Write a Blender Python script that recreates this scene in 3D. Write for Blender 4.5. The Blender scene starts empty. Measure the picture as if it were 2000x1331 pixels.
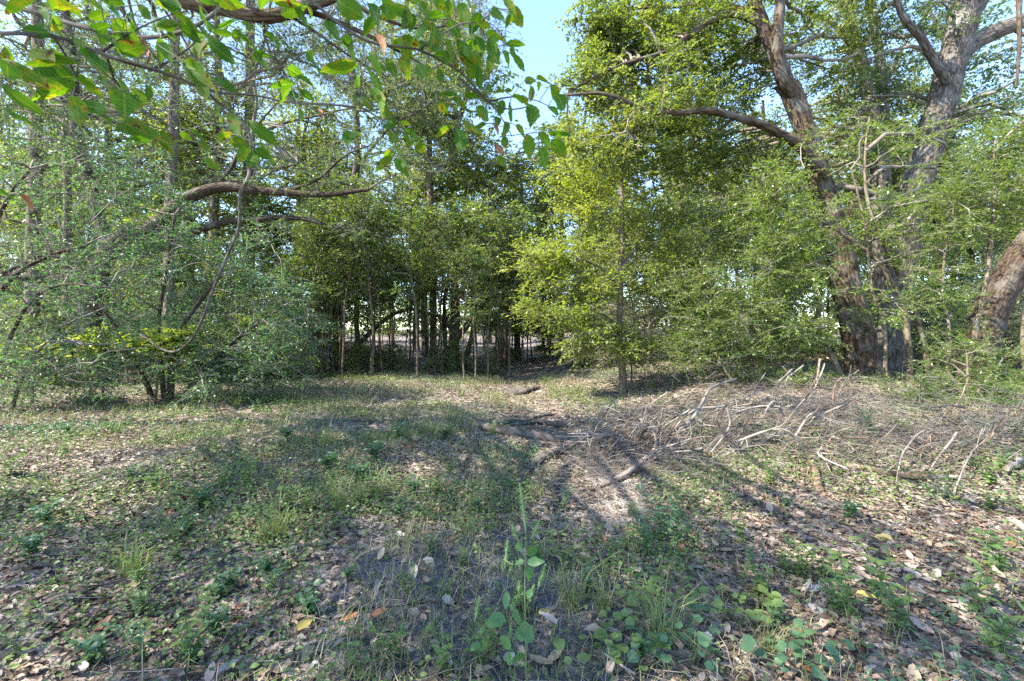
import bpy, math, random
import numpy as np
from mathutils import Vector, Euler

# ------------------------------------------------------------------ camera, sky, sun, exposure
random.seed(7)
RNG = np.random.default_rng(7)
S = bpy.context.scene
COL = S.collection
F = 900.0                      # focal length in pixels of the 2000 px wide photograph
PITCH = math.radians(1.62)
CAM = np.array([0.0, 0.0, 1.47])
cd = bpy.data.cameras.new('camera')
cam = bpy.data.objects.new('camera', cd)
COL.objects.link(cam)
cd.sensor_width = 36.0
cd.lens = 36.0 * F / 2000.0
cd.clip_start = 0.05
cd.clip_end = 1000.0
cam.location = CAM
cam.rotation_euler = (math.pi / 2 - PITCH, 0, 0)
cd.dof.use_dof = True
cd.dof.focus_distance = 6.0
cd.dof.aperture_fstop = 5.6
S.camera = cam

SUN = np.array([-0.70, -0.26, 0.74])
SUN /= np.linalg.norm(SUN)
SUN_EL = math.asin(SUN[2])
SUN_AZ = math.atan2(SUN[0], SUN[1])
w = bpy.data.worlds.new('World')
S.world = w
w.use_nodes = True
wn = w.node_tree.nodes
sky = wn.new('ShaderNodeTexSky')
sky.sky_type = 'NISHITA'
sky.sun_disc = False
sky.sun_elevation = SUN_EL
sky.sun_rotation = SUN_AZ
sky.air_density = 0.85
sky.dust_density = 0.3
sky.ozone_density = 3.0
w.node_tree.links.new(sky.outputs[0], wn['Background'].inputs[0])
wn['Background'].inputs[1].default_value = 0.15
sl = bpy.data.lights.new('sun', 'SUN')
sl.energy = 3.9
sl.angle = math.radians(0.5)
sl.color = (1.0, 0.93, 0.80)
so = bpy.data.objects.new('sun', sl)
COL.objects.link(so)
so.rotation_euler = Vector(SUN).to_track_quat('Z', 'Y').to_euler()
S.view_settings.view_transform = 'Standard'
S.view_settings.look = 'None'
S.view_settings.gamma = 1.0
S.view_settings.use_curve_mapping = False
S.view_settings.exposure = 2.36
S.render.engine = 'CYCLES'
S.cycles.max_bounces = 8
S.cycles.diffuse_bounces = 5
S.cycles.glossy_bounces = 2
S.cycles.transmission_bounces = 5
S.cycles.sample_clamp_indirect = 6.0
S.cycles.use_denoising = False

# ------------------------------------------------------------------ helpers
FWD = np.array([0, math.cos(PITCH), -math.sin(PITCH)])
UPV = np.array([0, math.sin(PITCH), math.cos(PITCH)])
RGT = np.array([1.0, 0, 0])


def W(px, py, Y):
    """world point seen at photo pixel (px, py), Y metres in front of the camera"""
    return CAM + Y * (FWD + (px - 1000) / F * RGT + (665.5 - py) / F * UPV)


def sstep(a, b, x):
    t = np.clip((x - a) / (b - a), 0, 1)
    return t * t * (3 - 2 * t)


def vnoise(x, y, seed=0):
    xi = np.floor(x).astype(np.int64)
    yi = np.floor(y).astype(np.int64)
    fx, fy = x - xi, y - yi
    fx = fx * fx * (3 - 2 * fx)
    fy = fy * fy * (3 - 2 * fy)

    def hsh(a, b):
        n = (a * 374761393 + b * 668265263 + seed * 1442695041) & 0xFFFFFFFF
        n = ((n ^ (n >> 13)) * 1274126177) & 0xFFFFFFFF
        return ((n ^ (n >> 16)) & 0xFFFF) / 65535.0
    return (hsh(xi, yi) * (1 - fx) + hsh(xi + 1, yi) * fx) * (1 - fy) + (hsh(xi, yi + 1) * (1 - fx) + hsh(xi + 1, yi + 1) * fx) * fy


GY = np.array([0, 2, 3, 4, 5, 6.5, 8, 10, 13, 16, 60.])
GX = np.array([-.6, -.3, .2, .75, 1.0, .75, .45, .35, .2, 0.1, 0])


def H(x, y):
    """height of the ground"""
    x = np.asarray(x, float)
    y = np.asarray(y, float)
    gx = np.interp(y, GY, GX)
    near = sstep(2.0, 4.5, y)
    h = 0.46 * sstep(0.5, 5.5, x - gx) * near + 0.10 * sstep(0.6, 5, gx - x) * near
    h = h - 0.10 * np.exp(-((x - gx) / 0.6) ** 2) * near
    h = h + 0.10 * (vnoise(x * .6, y * .6, 1) - .5) + 0.07 * (vnoise(x * 1.7, y * 1.7, 2) - .5) + 0.035 * (vnoise(x * 5, y * 5, 3) - .5)
    # undercut bank by the stick pile
    h = h + 0.12 * np.exp(-((x - 1.75) / 0.7) ** 2 - ((y - 5.9) / 0.6) ** 2)
    h = h + 0.5 * sstep(18, 60, y)
    return h


def G(px, py, lift=0.0):
    """where the ray of photo pixel (px, py) meets the ground (raised by lift)"""
    d = FWD + (px - 1000) / F * RGT + (665.5 - py) / F * UPV
    t = np.linspace(0.5, 60, 6000)
    P = CAM[None] + t[:, None] * d[None]
    b = P[:, 2] < H(P[:, 0], P[:, 1]) + lift
    i = int(np.argmax(b)) if b.any() else len(t) - 1
    return P[i]


def depth(p):
    return float(np.dot(np.asarray(p) - CAM, FWD))


def nrm(v):
    return v / np.maximum(np.linalg.norm(v, axis=-1, keepdims=True), 1e-9)


# openings cut into crowns so sun reaches chosen spots: (point, radius, start along the ray)
SHAFTS = [(G(1225, 965), .62, .5), (G(1330, 940), .7, .5), (G(1420, 880), .55, .5), (G(1480, 980), .5, .5), (G(1560, 900), .6, .5), (G(1700, 960), .5, .5), (G(1650, 1080), .4, .5),
          (G(1850, 1000), .5, .5), (G(1800, 1190), .3, .5), (G(100, 820), .4, .5), (G(250, 960), .22, .5), (G(430, 840), .3, .5),
          (G(1000, 705), .8, .5), (G(1100, 715), .6, .5), (G(560, 730), .4, .5),
          (W(190, 130, 1.0), .42, .25), (W(560, 190, 1.1), .16, .2), (W(1120, 470, 9), 1.5, 2.0), (W(1200, 330, 10), 1.5, 2.2), (W(1400, 520, 8.5), 1.0, 1.6),
          (W(1620, 380, 8), 1.0, 1.6), (W(1420, 150, 9.5), 1.4, 2.5), (W(1850, 420, 8), .9, 1.6), (W(520, 330, 8), .5, 1.0), (W(610, 500, 15), 1.2, 1.5), (W(720, 590, 15), 1.3, 1.5), (W(850, 470, 16.5), 1.3, 1.5), (W(930, 570, 15.5), 1.2, 1.0), (W(650, 640, 15), 1.0, 1.0), (W(780, 380, 17), 1.3, 2.5), (W(600, 610, 13.4), 1.1, 1.2), (W(690, 560, 13.6), 1.2, 1.2), (W(760, 500, 14.6), 1.2, 1.2), (W(650, 420, 16), 1.3, 1.5), (W(860, 600, 15), 1.2, 1.2), (W(390, 640, 12), .8, 1.5), (W(420, 120, 1.15), .3, .25), (W(60, 690, 8.2), .6, .6), (W(200, 680, 8.2), .6, .6), (W(330, 670, 8.2), .6, .6), (W(470, 640, 8.6), .6, .7), (W(250, 430, 8.6), .6, .8), (W(560, 700, 8.6), .6, .7)]


def sunlit(p):
    m = np.zeros(len(p), bool)
    for q, r, t0 in SHAFTS:
        v = p - q
        a = v @ SUN
        d = np.linalg.norm(v - a[:, None] * SUN, axis=1)
        m |= (d < r * .9) & (a > t0)
    return m & (np.random.default_rng(len(p)).uniform(0, 1, len(p)) < .8)


class MB:
    """collects tubes and leaves; build() links them as one mesh object"""

    def __init__(self):
        self.v, self.f, self.n = [], [], 0

    def add(self, V, Fc, mat=0, smooth=False):
        V = np.asarray(V, np.float32).reshape(-1, 3)
        Fc = np.asarray(Fc, np.int32)
        if len(V) == 0 or len(Fc) == 0:
            return
        self.v.append(V)
        self.f.append((Fc + self.n, mat, smooth))
        self.n += len(V)

    def tubes(self, P, R, sides=3, mat=0, smooth=True):
        """P (N,K,3) paths, R (N,K) radii"""
        N, K = P.shape[:2]
        if N == 0:
            return
        T = np.empty_like(P)
        T[:, 1:-1] = P[:, 2:] - P[:, :-2]
        T[:, 0] = P[:, 1] - P[:, 0]
        T[:, -1] = P[:, -1] - P[:, -2]
        T = nrm(T)
        ref = np.where(np.abs(T[:, :1, 2:3]) > .9, np.array([[[1., 0, 0]]]), np.array([[[0, 0, 1.]]]))[:, 0]
        A = np.empty_like(P)
        a = ref
        for k in range(K):
            a = nrm(a - (a * T[:, k]).sum(-1, keepdims=True) * T[:, k])
            A[:, k] = a
        B = np.cross(T, A)
        th = np.arange(sides) * 2 * math.pi / sides
        V = P[:, :, None] + R[:, :, None, None] * (np.cos(th)[None, None, :, None] * A[:, :, None] + np.sin(th)[None, None, :, None] * B[:, :, None])
        idx = np.arange(N * K * sides).reshape(N, K, sides)
        a0, b0 = idx[:, :-1], idx[:, 1:]
        q = np.stack([a0, np.roll(a0, -1, 2), np.roll(b0, -1, 2), b0], -1).reshape(-1, 4)
        self.add(V, q, mat, smooth)

    def leaves(self, pos, d, n, L, Wd, mat=0, shape='diamond', fold=.25):
        N = len(pos)
        if N == 0:
            return
        d = nrm(d)
        sde = nrm(np.cross(d, n))
        n = np.cross(sde, d)
        L = np.broadcast_to(np.asarray(L, float), (N,))[:, None]
        Wd = np.broadcast_to(np.asarray(Wd, float), (N,))[:, None] * .5
        if shape == 'diamond':
            t = [(0, 0, 0), (.42, -1, fold), (1, 0, 0), (.48, 1, fold)]
            fc = [(0, 1, 2), (0, 2, 3)]
        elif shape == 'six':
            t = [(0, 0, 0), (.3, -.9, fold), (.68, -.75, fold), (1, 0, -fold), (.66, .8, fold), (.28, .85, fold), (.5, 0, 0)]
            fc = [(0, 1, 6), (1, 2, 6), (2, 3, 6), (3, 4, 6), (4, 5, 6), (5, 0, 6)]
        V = np.stack([pos + d * L * a + sde * Wd * b + n * Wd * c for a, b, c in t], 1)
        off = (np.arange(N) * len(t))[:, None, None]
        fcs = (np.array(fc)[None] + off).reshape(-1, 3)
        self.add(V, fcs, mat, False)

    def build(self, name, mats, parent=None, origin=(0, 0, 0)):
        o = bpy.data.objects.new(name, self.mesh(name, mats, origin))
        COL.objects.link(o)
        if parent is not None:
            o.parent = parent
        else:
            o.location = origin
        return o

    def mesh(self, name, mats, origin=(0, 0, 0)):
        me = bpy.data.meshes.new(name)
        V = np.concatenate(self.v) - np.asarray(origin, np.float32)
        me.vertices.add(len(V))
        me.vertices.foreach_set('co', V.astype(np.float32).ravel())
        loops = np.concatenate([f.ravel() for f, _, _ in self.f])
        tot = np.concatenate([np.full(len(f), f.shape[1], np.int32) for f, _, _ in self.f])
        start = np.concatenate([[0], np.cumsum(tot)[:-1]]).astype(np.int32)
        mi = np.concatenate([np.full(len(f), m, np.int32) for f, m, _ in self.f])
        sm = np.concatenate([np.full(len(f), s, bool) for f, _, s in self.f])
        me.loops.add(len(loops))
        me.loops.foreach_set('vertex_index', loops.astype(np.int32))
        me.polygons.add(len(tot))
        me.polygons.foreach_set('loop_start', start)
        me.polygons.foreach_set('material_index', mi)
        me.polygons.foreach_set('use_smooth', sm)
        for m in (mats if isinstance(mats, (list, tuple)) else [mats]):
            me.materials.append(m)
        me.update(calc_edges=True)
        return me


def tag(o, label=None, cat=None, group=None, kind=None):
    if label:
        o['label'] = label
    if cat:
        o['category'] = cat
    if group:
        o['group'] = group
    if kind:
        o['kind'] = kind
    return o


def thing(name, loc, label, cat, group=None):
    o = bpy.data.objects.new(name, None)
    o.empty_display_size = .1
    COL.objects.link(o)
    o.location = tuple(float(c) for c in loc)
    return tag(o, label, cat, group)


def dup(root, loc, rz, sc=1.0, label=None, group=None, tilt=(0, 0)):
    r = root.copy()
    COL.objects.link(r)
    r.location = tuple(float(c) for c in loc)
    r.rotation_euler = (tilt[0], tilt[1], rz)
    r.scale = (sc, sc, sc) if np.isscalar(sc) else sc
    if label:
        r['label'] = label
    if group:
        r['group'] = group
    for ch in list(root.children):
        c = ch.copy()
        COL.objects.link(c)
        c.parent = r
    return r


def spline(P, n):
    """Catmull-Rom through P, n points at even spacing"""
    P = np.asarray(P, float)
    if len(P) == 2:
        t = np.linspace(0, 1, n)[:, None]
        return P[0] * (1 - t) + P[1] * t
    Q = np.vstack([2 * P[0] - P[1], P, 2 * P[-1] - P[-2]])
    out = []
    for i in range(len(P) - 1):
        p0, p1, p2, p3 = Q[i:i + 4]
        t = np.linspace(0, 1, 24, endpoint=False)[:, None]
        out.append(.5 * (2 * p1 + (p2 - p0) * t + (2 * p0 - 5 * p1 + 4 * p2 - p3) * t ** 2 + (3 * p1 - p0 - 3 * p2 + p3) * t ** 3))
    out = np.vstack(out + [P[-1:]])
    s = np.concatenate([[0], np.cumsum(np.linalg.norm(np.diff(out, axis=0), axis=1))])
    u = np.linspace(0, s[-1], n)
    return np.stack([np.interp(u, s, out[:, k]) for k in range(3)], 1)


def stem_mesh(P, R, sides, seed=0, rough=.10, flare=0.0, seg=.09, cap=True, wander=.0):
    """one tapering trunk, limb or stick with an uneven surface: (verts, quads, path)"""
    r = np.random.default_rng(seed)
    P = np.asarray(P, float)
    ln = np.linalg.norm(np.diff(P, axis=0), axis=1).sum()
    n = int(np.clip(ln / seg, 4, 90))
    C = spline(P, n)
    if wander:
        ph = r.uniform(0, 6.28, (3, 3))
        s = np.linspace(0, ln, n)
        for k in range(3):
            C[:, k] += wander * sum(math.pow(.6, j) * np.sin(s * (2.2 + 2.1 * j) + ph[j, k]) for j in range(3)) * np.minimum(1, s / .3)
    R = np.asarray(R, float)
    rad = np.interp(np.linspace(0, 1, n), np.linspace(0, 1, len(R)), R)
    s = np.linspace(0, ln, n)
    if flare:
        rad = rad * (1 + flare * np.exp(-s / (R[0] * 1.3)))
    T = np.gradient(C, axis=0)
    T = nrm(T)
    a = np.array([1., 0, 0]) if abs(T[0, 0]) < .8 else np.array([0, 0, 1.])
    th = np.arange(sides) * 2 * math.pi / sides
    V = np.empty((n, sides, 3))
    lob = r.uniform(0, 6.28, 4)
    for k in range(n):
        a = nrm(a - (a @ T[k]) * T[k])
        b = np.cross(T[k], a)
        rr = rad[k] * (1 + rough * (.55 * np.sin(2 * th + lob[0] + s[k] * .8) + .45 * np.sin(3 * th + lob[1] - s[k] * 1.3) + .35 * np.sin(s[k] * 5 + lob[2] + th)))
        rr = rr * (1 + rough * .35 * r.standard_normal(sides))
        if flare:
            rr = rr * (1 + flare * .35 * np.exp(-s[k] / (R[0] * 1.1)) * np.sin(5 * th + lob[3]))
        V[k] = C[k] + rr[:, None] * (np.cos(th)[:, None] * a + np.sin(th)[:, None] * b)
    idx = np.arange(n * sides).reshape(n, sides)
    a0, b0 = idx[:-1], idx[1:]
    q = np.stack([a0, np.roll(a0, -1, 1), np.roll(b0, -1, 1), b0], -1).reshape(-1, 4)
    return V.reshape(-1, 3), q, C, idx


def stem(name, P, R, mat, parent=None, origin=(0, 0, 0), sides=10, **kw):
    V, q, C, idx = stem_mesh(P, R, sides, **kw)
    mb = MB()
    mb.add(V, q, 0, True)
    for ring, fl in ((idx[0], 1), (idx[-1], 0)):
        c = V[ring].mean(0)
        k = len(ring)
        fc = [(ring[i], ring[(i + 1) % k], len(V)) if not fl else (ring[(i + 1) % k], ring[i], len(V)) for i in range(k)]
        # cap shares ring points through its own copies
        vv = np.vstack([V[ring], c])
        ff = [(i, (i + 1) % k, k) if not fl else ((i + 1) % k, i, k) for i in range(k)]
        mb.add(vv, ff, 0, False)
    o = mb.build(name, [mat], parent, origin)
    # bark coordinates: metres along the stem and round it
    me = o.data
    uv = me.uv_layers.new(name='bark')
    nv = len(V)
    ns = sides
    L = np.concatenate([[0], np.cumsum(np.linalg.norm(np.diff(C, axis=0), axis=1))])
    li = np.empty(len(me.loops), np.int32)
    me.loops.foreach_get('vertex_index', li)
    circ = 2 * math.pi * float(np.mean(R))
    ring_i = np.clip(li // ns, 0, len(C) - 1)
    ang = (li % ns).astype(float)
    # the last quad of each ring wraps round
    nq = len(q)
    l4 = np.arange(nq * 4)
    wrap = ((l4 // 4) % ns == ns - 1) & np.isin(l4 % 4, (1, 2))
    ang[:nq * 4][wrap] = ns
    out = np.stack([ang / ns * circ, L[ring_i]], 1)
    out[nq * 4:] = 0
    uv.data.foreach_set('uv', out.astype(np.float32).ravel())
    return o, C


# ------------------------------------------------------------------ materials
def mat(name):
    m = bpy.data.materials.new(name)
    m.use_nodes = True
    nt = m.node_tree
    nt.nodes.clear()
    return m, nt.nodes, nt.links


def ramp(n, stops, interp='LINEAR'):
    r = n.new('ShaderNodeValToRGB')
    cr = r.color_ramp
    cr.interpolation = interp
    while len(cr.elements) < len(stops):
        cr.elements.new(.5)
    for e, (p, c) in zip(cr.elements, stops):
        e.position = p
        e.color = (*c, 1) if len(c) == 3 else c
    return r


def leaf_mat(name, cols, trans=(1.6, 1.9, .7), tfac=.5, rough=.38, spec=.55, patch=.8):
    """leaves: colour differs leaf by leaf and a little from bough to bough; light shines through"""
    m, n, l = mat(name)
    g = n.new('ShaderNodeNewGeometry')
    k = len(cols)
    r = ramp(n, [(i / max(k - 1, 1), c) for i, c in enumerate(cols)])
    no = n.new('ShaderNodeTexNoise')
    no.inputs['Scale'].default_value = patch
    no.inputs['Detail'].default_value = 2
    tc = n.new('ShaderNodeTexCoord')
    l.new(tc.outputs['Object'], no.inputs['Vector'])
    ad = n.new('ShaderNodeMath')
    ad.operation = 'MULTIPLY_ADD'
    ad.inputs[1].default_value = .65
    mp = n.new('ShaderNodeMapRange')
    mp.inputs[1].default_value = .3
    mp.inputs[2].default_value = .7
    mp.inputs[3].default_value = 0
    mp.inputs[4].default_value = .35
    l.new(no.outputs['Fac'], mp.inputs[0])
    l.new(g.outputs['Random Per Island'], ad.inputs[0])
    l.new(mp.outputs[0], ad.inputs[2])
    l.new(ad.outputs[0], r.inputs['Fac'])
    p = n.new('ShaderNodeBsdfPrincipled')
    p.inputs['Roughness'].default_value = rough
    p.inputs['Specular IOR Level'].default_value = spec
    l.new(r.outputs[0], p.inputs['Base Color'])
    mu = n.new('ShaderNodeMix')
    mu.data_type = 'RGBA'
    mu.blend_type = 'MULTIPLY'
    mu.inputs['Factor'].default_value = 1
    mu.inputs[7].default_value = (*trans, 1)
    l.new(r.outputs[0], mu.inputs[6])
    t = n.new('ShaderNodeBsdfTranslucent')
    l.new(mu.outputs[2], t.inputs['Color'])
    mx = n.new('ShaderNodeMixShader')
    mx.inputs[0].default_value = tfac
    l.new(p.outputs[0], mx.inputs[1])
    l.new(t.outputs[0], mx.inputs[2])
    o = n.new('ShaderNodeOutputMaterial')
    l.new(mx.outputs[0], o.inputs[0])
    return m


def bark_mat(name, dark, mid, pale, su=9, sv=2.2, bump=.6, lichen=.35):
    m, n, l = mat(name)
    tc = n.new('ShaderNodeTexCoord')
    mp = n.new('ShaderNodeMapping')
    mp.inputs['Scale'].default_value = (su, sv, 1)
    l.new(tc.outputs['UV'], mp.inputs['Vector'])
    vo = n.new('ShaderNodeTexVoronoi')
    vo.feature = 'DISTANCE_TO_EDGE'
    vo.inputs['Scale'].default_value = 1.6
    no = n.new('ShaderNodeTexNoise')
    no.inputs['Scale'].default_value = 2.5
    no.inputs['Detail'].default_value = 6
    l.new(mp.outputs[0], no.inputs['Vector'])
    dis = n.new('ShaderNodeMix')
    dis.data_type = 'RGBA'
    dis.inputs['Factor'].default_value = .25
    l.new(mp.outputs[0], dis.inputs[6])
    l.new(no.outputs['Color'], dis.inputs[7])
    l.new(dis.outputs[2], vo.inputs['Vector'])
    rp = ramp(n, [(0, dark), (.16, dark), (.38, mid), (1, pale)])
    ad = n.new('ShaderNodeMath')
    ad.operation = 'MULTIPLY_ADD'
    ad.inputs[1].default_value = 1.1
    l.new(vo.outputs['Distance'], ad.inputs[0])
    sc = n.new('ShaderNodeMath')
    sc.operation = 'MULTIPLY_ADD'
    sc.inputs[1].default_value = .55
    sc.inputs[2].default_value = -.08
    l.new(no.outputs['Fac'], sc.inputs[0])
    l.new(sc.outputs[0], ad.inputs[2])
    l.new(ad.outputs[0], rp.inputs['Fac'])
    n2 = n.new('ShaderNodeTexNoise')
    n2.inputs['Scale'].default_value = 3.2
    n2.inputs['Detail'].default_value = 5
    l.new(tc.outputs['Object'], n2.inputs['Vector'])
    lr = ramp(n, [(.5, (0, 0, 0)), (.66, (lichen,) * 3)])
    l.new(n2.outputs['Fac'], lr.inputs['Fac'])
    mx = n.new('ShaderNodeMix')
    mx.data_type = 'RGBA'
    mx.inputs[7].default_value = (.33, .34, .31, 1)
    l.new(lr.outputs[0], mx.inputs['Factor'])
    l.new(rp.outputs[0], mx.inputs[6])
    p = n.new('ShaderNodeBsdfPrincipled')
    p.inputs['Roughness'].default_value = .9
    p.inputs['Specular IOR Level'].default_value = .2
    l.new(mx.outputs[2], p.inputs['Base Color'])
    b = n.new('ShaderNodeBump')
    b.inputs['Strength'].default_value = bump
    b.inputs['Distance'].default_value = .03
    l.new(ad.outputs[0], b.inputs['Height'])
    l.new(b.outputs[0], p.inputs['Normal'])
    o = n.new('ShaderNodeOutputMaterial')
    l.new(p.outputs[0], o.inputs[0])
    return m


def plain_mat(name, cols, rough=.85, scale=8, spec=.25, island=False, bump=0):
    m, n, l = mat(name)
    r = ramp(n, [(i / max(len(cols) - 1, 1), c) for i, c in enumerate(cols)])
    if island:
        g = n.new('ShaderNodeNewGeometry')
        l.new(g.outputs['Random Per Island'], r.inputs['Fac'])
    else:
        tc = n.new('ShaderNodeTexCoord')
        no = n.new('ShaderNodeTexNoise')
        no.inputs['Scale'].default_value = scale
        no.inputs['Detail'].default_value = 5
        l.new(tc.outputs['Object'], no.inputs['Vector'])
        mp = n.new('ShaderNodeMapRange')
        mp.inputs[1].default_value = .3
        mp.inputs[2].default_value = .7
        l.new(no.outputs['Fac'], mp.inputs[0])
        l.new(mp.outputs[0], r.inputs['Fac'])
    p = n.new('ShaderNodeBsdfPrincipled')
    p.inputs['Roughness'].default_value = rough
    p.inputs['Specular IOR Level'].default_value = spec
    l.new(r.outputs[0], p.inputs['Base Color'])
    if bump and not island:
        b = n.new('ShaderNodeBump')
        b.inputs['Strength'].default_value = bump
        b.inputs['Distance'].default_value = .01
        l.new(no.outputs['Fac'], b.inputs['Height'])
        l.new(b.outputs[0], p.inputs['Normal'])
    o = n.new('ShaderNodeOutputMaterial')
    l.new(p.outputs[0], o.inputs[0])
    return m


M = {}
M['bark_oak'] = bark_mat('bark_oak', (.028, .019, .012), (.085, .058, .038), (.165, .125, .092), 12, 2.6, 1.0, .22)
M['bark_dark'] = bark_mat('bark_dark', (.024, .017, .012), (.072, .05, .035), (.135, .10, .075), 14, 4, .9, .15)
M['bark_grey'] = bark_mat('bark_grey', (.04, .032, .026), (.12, .10, .082), (.21, .188, .162), 14, 3, 1.0, .3)
M['bark_tan'] = bark_mat('bark_tan', (.06, .045, .028), (.15, .118, .078), (.24, .205, .15), 12, 4, .35, .2)
M['bark_pine'] = bark_mat('bark_pine', (.05, .035, .028), (.17, .125, .10), (.27, .22, .19), 8, 2, .8, .1)
M['vine_bark'] = bark_mat('vine_bark', (.05, .038, .027), (.12, .098, .078), (.21, .19, .16), 22, 6, .9, .4)
M['dead_pale'] = plain_mat('dead_wood_pale', [(.10, .08, .062), (.20, .17, .14), (.31, .275, .235)], .85, 9, bump=.4)
M['dead_dark'] = plain_mat('dead_wood_dark', [(.03, .025, .021), (.08, .066, .056), (.15, .128, .11)], .9, 12, bump=.6)
M['dead_brown'] = plain_mat('dead_wood_brown', [(.07, .038, .022), (.155, .10, .065), (.25, .20, .155)], .9, 14, bump=.6)
M['twig'] = plain_mat('twig_bark', [(.07, .058, .046), (.155, .135, .11), (.25, .225, .195)], .85, 3)
M['twig_dead'] = plain_mat('twig_dead', [(.07, .054, .042), (.17, .14, .112), (.30, .265, .225)], .85, island=True)
M['green_stem'] = plain_mat('green_stem', [(.07, .10, .035), (.12, .15, .06)], .6, 8)
# leaf colours
M['yaupon'] = leaf_mat('leaf_yaupon', [(.03, .075, .045), (.045, .105, .058), (.07, .13, .06), (.10, .15, .06)], rough=.4, spec=.5)
M['right_shrub'] = leaf_mat('leaf_right_shrub', [(.055, .10, .022), (.085, .145, .028), (.125, .185, .036), (.165, .205, .055)], (2.1, 2.0, .6), rough=.33, spec=.65)
M['sapling'] = leaf_mat('leaf_sapling', [(.095, .14, .024), (.135, .185, .032), (.17, .21, .045), (.205, .225, .075)], (2.2, 2.1, .6), .52, .4, .5)
M['oak'] = leaf_mat('leaf_oak', [(.06, .10, .026), (.085, .135, .034), (.115, .165, .042), (.145, .18, .052), (.18, .18, .06)], (2.2, 2.0, .6), .52, .4, .55)
M['dark_oak'] = leaf_mat('leaf_dark_oak', [(.042, .072, .036), (.062, .10, .045), (.085, .12, .05), (.12, .13, .06)], rough=.34, spec=.7)
M['back'] = leaf_mat('leaf_background', [(.06, .10, .034), (.095, .14, .04), (.135, .175, .05), (.175, .195, .065)], (2.0, 1.9, .7), .5, .4, .6, .35)
M['back_b'] = leaf_mat('leaf_background_b', [(.075, .12, .025), (.115, .165, .03), (.16, .205, .04), (.20, .21, .06)], (2.1, 2.0, .6), .5, .42, .5, .35)
M['cedar'] = leaf_mat('leaf_cedar', [(.07, .115, .048), (.105, .15, .062), (.14, .175, .075), (.165, .17, .095)], (1.8, 1.8, .8), .42, .55, .35)
M['weed'] = leaf_mat('leaf_weed', [(.06, .11, .038), (.09, .15, .045), (.125, .185, .05), (.17, .20, .06)], (1.7, 1.9, .7), .35, .45, .45, 2)
M['weed_teal'] = leaf_mat('leaf_weed_teal', [(.05, .11, .05), (.075, .145, .065), (.11, .175, .07)], (1.5, 1.8, .8), .3, .42, .5, 2)
M['grassm'] = leaf_mat('grass_blade', [(.085, .125, .04), (.13, .17, .055), (.19, .20, .08), (.30, .26, .15)], (1.5, 1.7, .7), .3, .5, .35, 1.2)
M['drygrass'] = leaf_mat('dry_grass_blade', [(.22, .18, .11), (.32, .27, .18), (.40, .35, .25)], (1.2, 1.1, .9), .2, .6, .3, 1.2)
M['crumb'] = plain_mat('leaf_crumb', [(.04, .035, .03), (.10, .07, .05), (.18, .13, .09), (.28, .23, .18)], .9, island=True)
LITTER = [(.042, .026, .017), (.10, .064, .042), (.165, .115, .078), (.22, .165, .118), (.27, .215, .163), (.35, .295, .235)]
M['litter'] = leaf_mat('fallen_leaf_mixed', LITTER, (1.0, .85, .7), .12, .55, .4, 1.5)
for nm, c in (('tan', (.30, .215, .14)), ('pale grey', (.29, .255, .22)), ('brown', (.15, .085, .05)), ('rust orange', (.25, .10, .045)), ('pinkish', (.33, .225, .18)), ('yellow', (.30, .24, .07))):
    M['fallen ' + nm] = plain_mat('fallen_leaf_' + nm.replace(' ', '_'), [tuple(x * .7 for x in c), c, tuple(min(1, x * 1.2) for x in c)], .55, 40, .4)


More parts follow.
